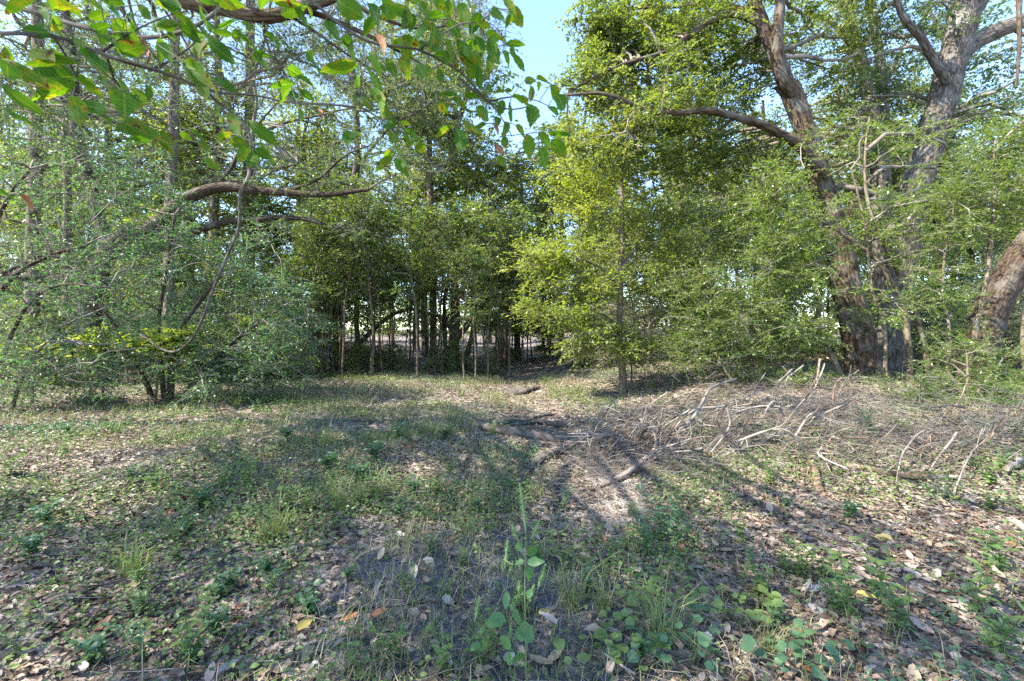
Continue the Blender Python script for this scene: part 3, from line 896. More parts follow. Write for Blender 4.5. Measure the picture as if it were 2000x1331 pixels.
# -- middle distance: leaning logs, thin saplings
tree('young_tree', 'dark leaning young tree left of the gap under the canopy', 'tree', 15.0,
     [('trunk', [(632, 718), (640, 640), (668, 540), (694, 470), (702, 400)], 17, 9), ('trunk', [(650, 718, .1), (700, 670, .1), (760, 620, .1), (800, 605, .1)], 12, 6)],
     [(640, 520, 90, 60, 0, 34), (720, 560, 80, 60, .2, 30), (600, 600, 80, 50, 0, 26), (700, 640, 80, 30, -.2, 18)],
     'bark_dark', 'right_shrub', 51, leaf=(.078, .5), nt=8, nl=8, tl=.5, br=.011)
tree('young_tree', 'crooked dark tree wrapped in brown dead vines beside the gap', 'tree', 15.5,
     [('trunk', [(852, 718), (880, 680), (910, 640), (950, 590), (985, 540), (1000, 500)], 16, 7), ('trunk', [(905, 722, -.2), (915, 680, -.2), (925, 640, -.1), (930, 560), (935, 480)], 12, 6),
      ('limb', [(890, 660), (860, 620), (810, 608), (800, 580)], 8, 4), ('limb', [(860, 640), (900, 580), (925, 520)], 6, 3)],
     [(920, 560, 60, 60, -.2, 40), (930, 640, 50, 40, -.3, 26), (880, 480, 80, 60, .1, 30), (960, 520, 60, 50, 0, 22)],
     'bark_dark', 'back', 52, leaf=(.07, .4), nt=12, nl=6, tl=.5, br=.010, bare=.6, twr=.004)
tree('young_tree', 'dense bright green young tree top behind the tangle of vines', 'tree', 16.5,
     [('trunk', [(872, 715), (868, 600), (880, 500), (890, 430)], 9, 4)],
     [(890, 440, 60, 40, 0, 34), (850, 490, 70, 40, 0, 28), (840, 560, 60, 40, 0, 20)],
     'bark_dark', 'right_shrub', 53, leaf=(.10, .5), nt=8, nl=8, tl=.5, br=.010)


def small_tree_proto(name, label, cat, ht, r0, blobs, bark, green, seed, **kw):
    root = thing(name, (0, 0, 0), label, cat)
    rr = np.random.default_rng(seed)
    P = [(0, 0, -.1)] + [(rr.normal(0, .03) * ht * z, rr.normal(0, .03) * ht * z, ht * z) for z in (.2, .4, .6, .8, 1)]
    o, C = stem('trunk', P, (r0, r0 * .3), M[bark], root, sides=8, seed=seed, seg=ht / 22, flare=.4)
    mb = MB()
    bl = [((x * ht, y * ht, z * ht), (a * ht, a * ht, b * ht), n) for x, y, z, a, b, n in blobs]
    crown(mb, C[int(len(C) * .25):], bl, seed, shafts=False, **kw)
    o = mb.build('crown', [M['twig'], M[green]], root)
    o['kind'] = 'stuff'
    return root


# background trees: a few kinds, each copied
BIG = [
    small_tree_proto('background_tree', 'tall', 'tree', 12, .20, [(0, 0, .75, .16, .24, 52), (.1, .05, .55, .15, .12, 27), (-.1, -.05, .6, .14, .14, 27), (0, 0, .4, .14, .10, 18)], 'bark_pine', 'back', 61, leaf=(.15, .5), nt=10, nl=8, tl=.9, br=.03, twr=.005),
    small_tree_proto('background_tree', 'tall', 'tree', 12, .16, [(0, 0, .8, .18, .18, 52), (.12, 0, .62, .14, .12, 30), (-.1, .1, .66, .14, .12, 30), (-.05, -.1, .5, .15, .10, 22)], 'bark_grey', 'back_b', 62, leaf=(.15, .5), nt=10, nl=8, tl=.9, br=.03, twr=.005),
    small_tree_proto('background_tree', 'tall', 'tree', 12, .18, [(.02, 0, .7, .17, .28, 67), (-.1, 0, .5, .13, .12, 27), (.12, .04, .45, .12, .12, 27)], 'bark_dark', 'dark_oak', 63, leaf=(.14, .5), nt=10, nl=8, tl=.85, br=.03, twr=.005),
]
MID = [
    small_tree_proto('understory_tree', 'u', 'tree', 5, .045, [(0, 0, .75, .25, .22, 39), (.15, 0, .5, .2, .14, 22), (-.15, 0, .55, .2, .14, 22), (0, .1, .3, .22, .12, 17)], 'bark_dark', 'back', 71, leaf=(.085, .5), nt=9, nl=8, tl=.5, br=.013, twr=.004),
    small_tree_proto('understory_tree', 'u', 'tree', 5, .04, [(0, 0, .8, .24, .2, 35), (.12, .1, .6, .22, .12, 22), (-.14, 0, .45, .2, .12, 22), (0, -.1, .25, .2, .1, 14)], 'bark_tan', 'back_b', 72, leaf=(.085, .5), nt=9, nl=8, tl=.5, br=.013, twr=.004),
    small_tree_proto('understory_tree', 'u', 'tree', 5, .05, [(0, 0, .7, .22, .28, 46), (.1, 0, .35, .22, .16, 26), (-.12, .05, .4, .2, .14, 22)], 'bark_dark', 'right_shrub', 73, leaf=(.08, .48), nt=9, nl=8, tl=.5, br=.013, twr=.004),
]
POLE = [
    small_tree_proto('thin_sapling', 'p', 'sapling', 4.5, .026, [(0, 0, .85, .13, .14, 24), (.05, 0, .65, .12, .1, 12)], 'bark_dark', 'back', 81, leaf=(.075, .5), nt=8, nl=7, tl=.4, br=.008, twr=.003),
    small_tree_proto('thin_sapling', 'p', 'sapling', 4.5, .03, [(0, 0, .8, .15, .16, 24), (-.05, 0, .5, .12, .1, 10)], 'bark_tan', 'right_shrub', 82, leaf=(.07, .5), nt=8, nl=7, tl=.4, br=.008, twr=.003),
]
BRUSH = [
    small_tree_proto('brush_shrub', 'b', 'shrub', 2.4, .02, [(0, 0, .6, .42, .3, 46), (.2, 0, .3, .4, .22, 34), (-.2, .1, .3, .4, .22, 34), (0, -.2, .2, .4, .18, 26)], 'bark_tan', 'right_shrub', 85, leaf=(.06, .5), nt=10, nl=8, tl=.36, br=.009, twr=.003),
    small_tree_proto('brush_shrub', 'b', 'shrub', 2.4, .02, [(0, 0, .65, .4, .3, 46), (.25, .1, .35, .36, .2, 34), (-.2, -.1, .25, .4, .2, 34)], 'bark_dark', 'yaupon', 86, leaf=(.055, .5), nt=10, nl=8, tl=.36, br=.009, twr=.003, bare=.2),
    small_tree_proto('brush_shrub', 'b', 'shrub', 2.4, .02, [(0, 0, .6, .42, .34, 46), (.2, 0, .3, .4, .22, 26), (-.2, .1, .3, .4, .22, 26)], 'bark_dark', 'back', 87, leaf=(.06, .5), nt=12, nl=6, tl=.4, br=.01, twr=.0035, bare=.6),
]
used = set()


def put(protos, k, loc, rz, sc, label, group, tilt=(0, 0)):
    root = protos[k]
    loc = (loc[0], loc[1], float(H(loc[0], loc[1])) - .03)
    if id(root) not in used:
        used.add(id(root))
        root.location = loc
        root.rotation_euler = (tilt[0], tilt[1], rz)
        root.scale = (sc, sc, sc)
        root['label'] = label
        root['group'] = group
        return root
    return dup(root, loc, rz, sc, label, group, tilt)


rr = np.random.default_rng(101)
# tall trees of the wood beyond; tops stay low where the sky shows through
sky_px = np.array([-400, 860, 940, 1000, 1060, 1110, 1150, 1300, 1880, 1930, 2100, 2600])
sky_py = np.array([-300, -250, 60, 210, 240, 200, 40, -200, -200, 230, 260, -100])
SIDE = [(500, 'left of the hanging vine'), (850, 'right of the hanging vine'), (1250, 'below the open sky'), (1700, 'behind the big forked tree'), (9999, 'behind the leaning trunk')]
KINDS_BIG = ['tall rough barked tree', 'tall pale barked yellow green tree', 'tall dark barked tree']
n_big = 0
for Y in (17.5, 22, 28, 35):
    xs = np.arange(-1.12, 1.25, 4.2 / Y)
    for x in xs:
        y = Y + rr.uniform(-1.6, 1.6)
        X = x * Y + rr.uniform(-1.2, 1.2)
        px = 1000 + X / y * F
        top = np.interp(px, sky_px, sky_py) + rr.uniform(-40, 80)
        ht = min(1.47 + (640 - top) / F * y, rr.uniform(9, 15))
        if ht < 3 or (px < 600 and rr.uniform() < .2):
            continue
        k = int(rr.integers(0, 3))
        if k == 2 and 420 < px < 1250:
            k = 1
        where = next(s for lim, s in SIDE if px < lim)
        put(BIG, k, (X, y), rr.uniform(0, 6.28), ht / 12.5, KINDS_BIG[k] + ' ' + where, 'trees of the wood beyond')
        n_big += 1
KINDS_MID = ['leafy dark stemmed understory tree', 'light green understory tree', 'dense mid green understory tree']
for Y in (14.5, 17.5, 21, 26):
    for x in np.arange(-1.25, 1.26, 2.5 / Y):
        y = Y + rr.uniform(-.9, .9)
        X = x * Y + rr.uniform(-.8, .8)
        px = 1000 + X / y * F
        if (930 < px < 1190 and y < 19) or (560 < px < 960 and rr.uniform() < .75) or (px < 560 and y < 16 and rr.uniform() < .6):
            continue
        top = np.interp(px, sky_px, sky_py)
        ht = min(rr.uniform(3.6, 7.2), 1.47 + (640 - top) / F * y)
        k = int(rr.integers(0, 3))
        if k == 0 and 420 < px < 1250 and rr.uniform() < .7:
            k = 1
        where = next(s for lim, s in SIDE if px < lim)
        put(MID, k, (X, y), rr.uniform(0, 6.28), ht / 5.3, KINDS_MID[k] + ' ' + where, 'understory trees')
for px, y, k, ht in [(20, 14.5, 2, 6.2), (75, 16, 1, 7), (130, 15, 2, 6.6), (215, 15.5, 2, 6.8), (290, 14.6, 1, 5.6), (345, 16, 2, 6.6), (455, 15.2, 2, 5.4), (520, 16.5, 1, 6), (585, 13.2, 1, 3.6), (660, 15.2, 1, 4.6), (800, 16, 1, 4.8), (945, 19, 1, 5.5), (985, 21.5, 2, 5.0), (1030, 20, 1, 4.6), (1075, 22, 2, 4.8), (1120, 19.5, 1, 5.4), (1165, 18, 2, 5.6), (620, 21, 1, 6.5), (740, 23, 1, 6.6), (870, 21, 1, 6.6), (1000, 26, 1, 6), (1060, 28, 2, 6)]:
    where = next(s for lim, s in SIDE if px < lim)
    put(MID, k, ((px - 1000) / F * y, y), rr.uniform(0, 6.28), ht / 5.3, KINDS_MID[k] + ' ' + where, 'understory trees')
for i in range(72):
    px = rr.uniform(580, 960) if i < 44 else (rr.uniform(960, 1130) if i < 56 else rr.uniform(1230, 1560))
    y = rr.uniform(12.2, 16.5) if px < 960 else rr.uniform(13, 20)
    X = (px - 1000) / F * y
    k = int(rr.integers(0, 2))
    where = 'left of the gap in the canopy' if px < 960 else ('in the open gap below the canopy' if px < 1130 else 'right of the light green sapling')
    put(POLE, k, (X, y), rr.uniform(0, 6.28), rr.uniform(.75, 1.3), ('thin dark pole sapling ' if k == 0 else 'thin tan stemmed sapling ') + where, 'thin pole saplings', (rr.normal(0, .05), rr.normal(0, .05)))


KINDS_BRUSH = ['mid green leafy brush shrub', 'dark bluish green brush shrub', 'half bare twiggy brush shrub']
for i in range(64):
    px = rr.uniform(-80, 2080)
    if px < 560:
        y = rr.uniform(11, 15.5)
    elif px < 960:
        y = rr.uniform(13, 17.5)
    elif px < 1140:
        y = rr.uniform(19, 26)
    else:
        y = rr.uniform(10.6, 16)
    k = int(rr.choice(3, p=[.45, .25, .3])) if px < 560 or px > 1140 else int(rr.choice([0, 0, 2]))
    sc = rr.uniform(.6, 1.15) if px < 560 or px > 1140 else rr.uniform(.35, .65)
    where = next(w_ for lim, w_ in SIDE if px < lim)
    put(BRUSH, k, ((px - 1000) / F * y, y), rr.uniform(0, 6.28), sc, KINDS_BRUSH[k] + ' ' + where, 'brush shrubs under the trees')


def pine(label, pts, Y0, w0, w1, seed):
    P = px_path(pts, Y0)
    P[0, 2] = float(H(P[0, 0], P[0, 1])) - .1
    base = P[0]
    root = thing('pine_tree', base, label, 'tree', 'tall straight trunks')
    o, C = stem('trunk', P, (w0 / F * Y0 / 2, w1 / F * Y0 / 2), M['bark_pine'], root, base, 12, seed=seed, flare=.3, seg=.3)
    mb = MB()
    top = C[-1]
    crown(mb, C[int(len(C) * .6):], [(top, (2.2, 2.2, 2.0), 40), (top - [0, 0, 2.5], (2, 2, 1.2), 20)], seed, nt=8, nl=7, leaf=(.18, .25), tl=.8, shafts=True, br=.03)
    o = mb.build('crown', [M['twig'], M['dark_oak']], root, base)
    o['kind'] = 'stuff'


pine('straight grey trunk showing just right of the hanging vine', [(486, 700), (486, 560), (486, 440), (488, 200), (490, -60)], 16, 24, 15, 91)
pine('slim dark straight trunk showing left of the tangle of vines', [(846, 700), (846, 560), (842, 440), (838, 250), (835, 60)], 18, 15, 8, 92)
pine('dark straight trunk above the arching limb of the gnarled oak', [(330, 700), (330, 460), (336, 330), (340, 150), (345, -80)], 13, 22, 14, 93)
pine('shaded trunk in the top left corner above the grey branch', [(60, 700), (66, 400), (74, 100), (70, 0), (66, -150)], 12, 26, 17, 94)
pine('thin dark trunk between the gnarled oak limbs and left edge', [(128, 700), (132, 400), (128, 300), (126, 0)], 13, 16, 9, 95)

# the farthest wood, a mass of leaves nobody could count
mb = MB()
n = 18000
th = rr.uniform(-1.25, 1.25, n)
rad = rr.uniform(50, 66, n)
fx, fy = rad * np.sin(th), rad * np.cos(th)
fz = H(fx, fy) + 6.5 * rr.uniform(0, 1, n) ** 1.1 * (.55 + .45 * vnoise(fx * .18, fy * .18, 5))
mb.leaves(np.stack([fx, fy, fz], 1), rr.standard_normal((n, 3)), rr.standard_normal((n, 3)) + [0, 0, .8], rr.uniform(.35, .7, n), rr.uniform(.25, .45, n), 0)
tag(mb.build('distant_forest', [M['back']]), 'far leafy wood closing the view between the trunks', 'forest', kind='stuff')

# ------------------------------------------------------------------ hanging vine
P = np.array([W(x, y, 7.4 + d) for x, y, d in [(520, -40, -.4), (528, 10, -.4), (512, 90, -.4), (494, 150, -.3), (500, 205, -.2), (490, 300, -.2), (486, 345, -.2), (470, 378, -.2), (466, 440, -.2), (440, 505, -.2), (418, 560, -.2), (398, 625, -.2), (370, 668, -.1), (338, 686, 0), (300, 672, .2), (272, 655, .4)]])
o, _ = stem('hanging_vine', P, (.018, .025, .021, .014), M['vine_bark'], sides=9, seed=5, seg=.06, rough=.14, wander=.01)
tag(o, 'pale grey woody vine hanging in a long curve before the holly shrub', 'vine')
P = np.array([W(x, y, 7.3) for x, y in [(486, 345), (498, 300), (494, 240), (520, 180), (536, 110), (540, 60)]])
o, _ = stem('hanging_vine', P, (.014, .008), M['vine_bark'], sides=6, seed=6, seg=.08, rough=.14, wander=.01)
tag(o, 'thin grey vine strand climbing beside the thick hanging vine', 'vine')


# ------------------------------------------------------------------ overhanging foreground branch with big leaves
def c1(x, y):
    return x / 2.857, y / 2.857


def c2(x, y):
    return 650 + x / 2.857, y / 2.857


def spot_leaf_mat(name, g0, g1, spot):
    """broad leaf: paler midrib and side veins, browned rim and blotches, light shining through"""
    m, n, l = mat(name)
    tc = n.new('ShaderNodeTexCoord')
    oi = n.new('ShaderNodeObjectInfo')
    sep = n.new('ShaderNodeSeparateXYZ')
    l.new(tc.outputs['Object'], sep.inputs[0])

    def mth(op, a, b=None, c=None):
        q = n.new('ShaderNodeMath')
        q.operation = op
        for i, v in enumerate((a, b, c)):
            if v is None:
                continue
            if hasattr(v, 'is_linked'):
                l.new(v, q.inputs[i])
            else:
                q.inputs[i].default_value = v
        return q.outputs[0]
    ax = mth('ABSOLUTE', sep.outputs[0])
    off = n.new('ShaderNodeVectorMath')
    off.operation = 'MULTIPLY_ADD'
    cmb = n.new('ShaderNodeCombineXYZ')
    for i in range(3):
        l.new(oi.outputs['Random'], cmb.inputs[i])
    off.inputs[1].default_value = (37, 53, 71)
    l.new(cmb.outputs[0], off.inputs[0])
    l.new(tc.outputs['Object'], off.inputs[2])
    no = n.new('ShaderNodeTexNoise')
    no.inputs['Scale'].default_value = 4.2
    no.inputs['Detail'].default_value = 5
    l.new(off.outputs[0], no.inputs['Vector'])
    base = ramp(n, [(0, g0), (1, g1)])
    l.new(oi.outputs['Random'], base.inputs['Fac'])
    # veins
    vph = mth('SINE', mth('MULTIPLY', mth('SUBTRACT', sep.outputs[1], mth('MULTIPLY', ax, .9)), 58.0))
    vein = mth('MULTIPLY', mth('GREATER_THAN', vph, .86), .35)
    mid = mth('LESS_THAN', ax, .012)
    vn = mth('MAXIMUM', vein, mth('MULTIPLY', mid, .8))
    mv = n.new('ShaderNodeMix')
    mv.data_type = 'RGBA'
    mv.inputs[7].default_value = (.14, .19, .05, 1)
    l.new(vn, mv.inputs['Factor'])
    l.new(base.outputs[0], mv.inputs[6])
    # blotches, more towards tip and rim
    s = mth('ADD', no.outputs['Fac'], mth('MULTIPLY_ADD', ax, .35, mth('MULTIPLY', sep.outputs[1], .10)))
    s = mth('ADD', s, mth('MULTIPLY', mth('SUBTRACT', oi.outputs['Random'], .5), .22))
    sy = ramp(n, [(.66, (0, 0, 0)), (.75, (1, 1, 1))])
    l.new(s, sy.inputs['Fac'])
    sb = ramp(n, [(.75, (0, 0, 0)), (.81, (1, 1, 1))])
    l.new(s, sb.inputs['Fac'])
    m1 = n.new('ShaderNodeMix')
    m1.data_type = 'RGBA'
    m1.inputs[7].default_value = (.17, .16, .02, 1)
    l.new(mth('MULTIPLY', sy.outputs[0], spot), m1.inputs['Factor'])
    l.new(mv.outputs[2], m1.inputs[6])
    m2 = n.new('ShaderNodeMix')
    m2.data_type = 'RGBA'
    m2.inputs[7].default_value = (.075, .032, .012, 1)
    l.new(mth('MULTIPLY', sb.outputs[0], spot), m2.inputs['Factor'])
    l.new(m1.outputs[2], m2.inputs[6])
    p = n.new('ShaderNodeBsdfPrincipled')
    p.inputs['Roughness'].default_value = .6
    p.inputs['Specular IOR Level'].default_value = .16
    l.new(m2.outputs[2], p.inputs['Base Color'])
    mu = n.new('ShaderNodeMix')
    mu.data_type = 'RGBA'
    mu.blend_type = 'MULTIPLY'
    mu.inputs['Factor'].default_value = 1
    mu.inputs[7].default_value = (2.5, 2.2, .4, 1)
    l.new(m2.outputs[2], mu.inputs[6])
    t = n.new('ShaderNodeBsdfTranslucent')
    l.new(mu.outputs[2], t.inputs['Color'])
    mx = n.new('ShaderNodeMixShader')
    mx.inputs[0].default_value = .5
    l.new(p.outputs[0], mx.inputs[1])
    l.new(t.outputs[0], mx.inputs[2])
    o = n.new('ShaderNodeOutputMaterial')
    l.new(mx.outputs[0], o.inputs[0])
    return m


M['big_leaf'] = spot_leaf_mat('overhanging_leaf', (.028, .10, .010), (.075, .16, .013), 1.0)
M['brown_leaf'] = plain_mat('withered_leaf', [(.12, .05, .02), (.24, .10, .04), (.30, .18, .05)], .6, 30)


def leaf_mesh(name, m, wr=.4, bend=.25, fold=.2, seed=0, tooth=.04, rows=9):
    """a unit-long leaf along +Y with toothed edge, arched and folded, two-sided curve"""
    r = np.random.default_rng(seed)
    V, q = [], []
    for i in range(rows):
        t = i / (rows - 1)
        wdt = wr * .5 * (math.sin(math.pi * t ** .85) ** .8 + .02) * (1 + (tooth * 3 * (i % 2 - .5) if 0 < i < rows - 1 else 0))
        z = -bend * t * t + .03 * math.sin(7 * t + seed)
        lx = wdt * (1 + r.normal(0, .06))
        rx = wdt * (1 + r.normal(0, .06))
        V += [(-lx, t + r.normal(0, .008), z + fold * wdt + r.normal(0, .012)), (0, t, z), (rx, t + r.normal(0, .008), z + fold * wdt + r.normal(0, .012))]
    for i in range(rows - 1):
        a = i * 3
        q += [(a, a + 1, a + 4, a + 3), (a + 1, a + 2, a + 5, a + 4)]
    mb = MB()
    mb.add(V, q, 0, True)
    return mb.mesh(name, [m])


def place_leaf(me, root, origin, base, tip, normal, width_scale=1.0, name='leaf'):
    y = np.asarray(tip) - np.asarray(base)
    L = float(np.linalg.norm(y))
    y = y / L
    x = nrm(np.cross(y, normal))
    z = np.cross(x, y)
    o = bpy.data.objects.new(name, me)
    COL.objects.link(o)
    o.parent = root
    from mathutils import Matrix
    m = Matrix(((x[0], y[0], z[0]), (x[1], y[1], z[1]), (x[2], y[2], z[2])))
    o.rotation_mode = 'QUATERNION'
    o.rotation_quaternion = m.to_quaternion()
    o.location = tuple(np.asarray(base) - np.asarray(origin))
    o.scale = (L * width_scale, L, L)
    return o


L1 = [(190, 0, 20, 40, 90), (240, 20, 400, 165, 80), (350, 0, 450, 110, 80), (280, -40, 300, 50, 60), (260, 150, 400, 200, 50), (480, 0, 590, 50, 60), (500, 110, 590, 70, 60), (610, 50, 730, 110, 90), (500, 160, 620, 170, 40),
      (760, 30, 850, 110, 110), (850, 90, 900, 190, 120), (950, 60, 1130, 180, 60), (1000, 150, 1130, 230, 90), (870, 150, 1000, 130, 60), (1120, 100, 1210, 130, 60), (1190, 180, 1300, 210, 60), (1080, 210, 1160, 320, 80),
      (1150, 210, 1280, 350, 90), (560, 220, 700, 230, 50), (640, 270, 740, 300, 70), (760, 230, 890, 330, 110, 'b'), (440, 345, 170, 340, 70), (0, 330, 230, 480, 80), (-60, 300, 150, 400, 80), (420, 440, 200, 400, 90), (420, 460, 190, 540, 90), (430, 410, 560, 550, 80),
      (0, 470, 230, 655, 100), (0, 590, 195, 760, 90), (400, 530, 470, 700, 120), (430, 580, 620, 620, 70), (470, 340, 600, 400, 60), (600, 400, 775, 470, 80), (540, 430, 660, 500, 70), (690, 510, 700, 590, 70), (770, 500, 790, 570, 50), (820, 470, 850, 570, 50),
      (920, 380, 950, 480, 60), (880, 250, 990, 340, 70), (1000, 350, 1195, 560, 110), (1020, 340, 1270, 470, 100), (1180, 450, 1350, 520, 50), (1270, 630, 1360, 770, 80), (1200, 620, 1280, 660, 60), (1380, 670, 1535, 810, 70), (1220, 790, 1280, 730, 60),
      (890, 740, 1000, 810, 60), (640, 740, 850, 750, 80), (860, 770, 980, 865, 60), (720, 780, 830, 800, 60), (1000, 740, 1070, 780, 70), (1060, 730, 1180, 780, 60), (1100, 790, 1165, 845, 40), (1130, 890, 1210, 950, 60), (1390, 810, 1290, 790, 80), (1390, 820, 1330, 900, 80),
      (1410, 840, 1420, 960, 80), (1420, 830, 1500, 890, 90), (1440, 800, 1545, 920, 90), (1600, 380, 1680, 420, 60), (1660, 470, 1495, 470, 50), (1625, 490, 1540, 560, 60), (1630, 500, 1650, 570, 60), (1665, 500, 1745, 570, 60), (1660, 430, 1760, 480, 60),
      (2000, 360, 1810, 420, 90), (1770, 610, 1820, 660, 60, 'b'), (1670, 610, 1690, 680, 50), (1700, 20, 1750, 70, 70), (1910, 200, 1960, 280, 80), (-40, 1080, 120, 1090, 70), (110, 1090, 195, 1150, 90, 'b'), (560, 640, 640, 700, 60), (680, 690, 820, 700, 50), (700, 120, 640, 190, 70), (900, 20, 980, 60, 80), (620, 140, 700, 180, 70)]
L2 = [(20, 0, 150, 90, 110), (270, 100, 350, 60, 110), (480, 130, 470, 240, 70), (500, 120, 560, 160, 70), (640, 130, 620, 40, 80), (530, 110, 600, 60, 70), (700, 20, 770, 150, 100), (560, 0, 640, 50, 80), (800, 130, 880, 150, 90), (850, 180, 920, 210, 70),
      (800, 200, 840, 340, 80), (870, 210, 920, 360, 80), (950, 290, 1000, 380, 70), (960, 250, 1070, 240, 50), (1000, 300, 1080, 400, 40), (740, 240, 800, 255, 50), (780, 330, 770, 450, 60), (810, 350, 830, 480, 40), (700, 290, 850, 360, 60), (560, 200, 570, 320, 60),
      (600, 310, 670, 330, 90), (630, 230, 680, 300, 70), (480, 230, 520, 330, 70), (230, 200, 330, 300, 110, 'b'), (190, 320, 290, 430, 90), (310, 330, 340, 430, 80), (440, 340, 380, 430, 70), (470, 360, 520, 440, 60), (520, 370, 560, 490, 70), (590, 380, 610, 470, 40), (60, 200, 100, 270, 90),
      (130, 390, 180, 480, 90), (180, 380, 300, 560, 100), (200, 490, 340, 670, 80), (110, 540, 160, 610, 50), (160, 540, 230, 620, 60), (260, 580, 330, 670, 60), (330, 650, 310, 740, 60), (370, 680, 430, 700, 30), (400, 720, 490, 780, 40), (350, 730, 330, 790, 60), (400, 740, 420, 830, 40),
      (430, 770, 455, 825, 40), (480, 800, 500, 870, 45), (340, 820, 410, 870, 50), (340, 850, 260, 900, 60), (330, 870, 240, 950, 50), (340, 880, 410, 990, 70), (390, 890, 400, 940, 40), (110, 740, 80, 790, 50), (120, 740, 180, 770, 40),
      (700, 540, 580, 520, 30), (660, 555, 750, 600, 50), (590, 570, 640, 640, 60), (800, 600, 880, 670, 60), (740, 520, 820, 570, 40), (720, 670, 820, 750, 40), (670, 700, 570, 760, 50), (690, 720, 740, 850, 60), (860, 690, 800, 710, 30), (860, 470, 890, 510, 50), (900, 520, 960, 500, 30),
      (960, 510, 1000, 500, 30), (1070, 450, 1120, 450, 50), (1140, 440, 1220, 450, 80), (1140, 460, 1170, 510, 50), (1100, 480, 1110, 570, 60), (1000, 540, 1110, 560, 50), (1030, 550, 1090, 560, 50), (950, 560, 930, 640, 70), (990, 580, 1020, 680, 60), (910, 650, 930, 710, 50), (890, 690, 940, 750, 40, 'b'),
      (960, 680, 980, 780, 70), (950, 760, 960, 820, 50), (900, 800, 970, 880, 50, 'b'), (920, 870, 960, 930, 40), (1020, 700, 1080, 760, 60), (1080, 750, 1110, 880, 90), (1150, 740, 1220, 820, 90), (1150, 830, 1220, 930, 100), (1220, 780, 1300, 870, 100), (1200, 740, 1330, 780, 40),
      (1110, 590, 1110, 690, 60), (1220, 470, 1260, 560, 60), (1250, 530, 1315, 630, 70), (1200, 600, 1280, 640, 30)]


def yd(px):
    return np.interp(px, [-100, 0, 350, 650, 1100], [.86, .92, 1.08, 1.2, 1.35])


def big_extra(r):
    for i in range(50):
        x, y = r.uniform(0, 2300), r.uniform(-60, 330)
        a = r.normal(.6, .6)
        ln = r.uniform(80, 190)
        L1.append((x, y, x + math.cos(a) * ln, y + math.sin(a) * ln, ln * r.uniform(.4, .5)))
    for i in range(30):
        x, y = r.uniform(200, 1050), r.uniform(-40, 330)
        a = r.normal(1.1, .6)
        ln = r.uniform(70, 140)
        L2.append((x, y, x + math.cos(a) * ln, y + math.sin(a) * ln, ln * r.uniform(.4, .55)))


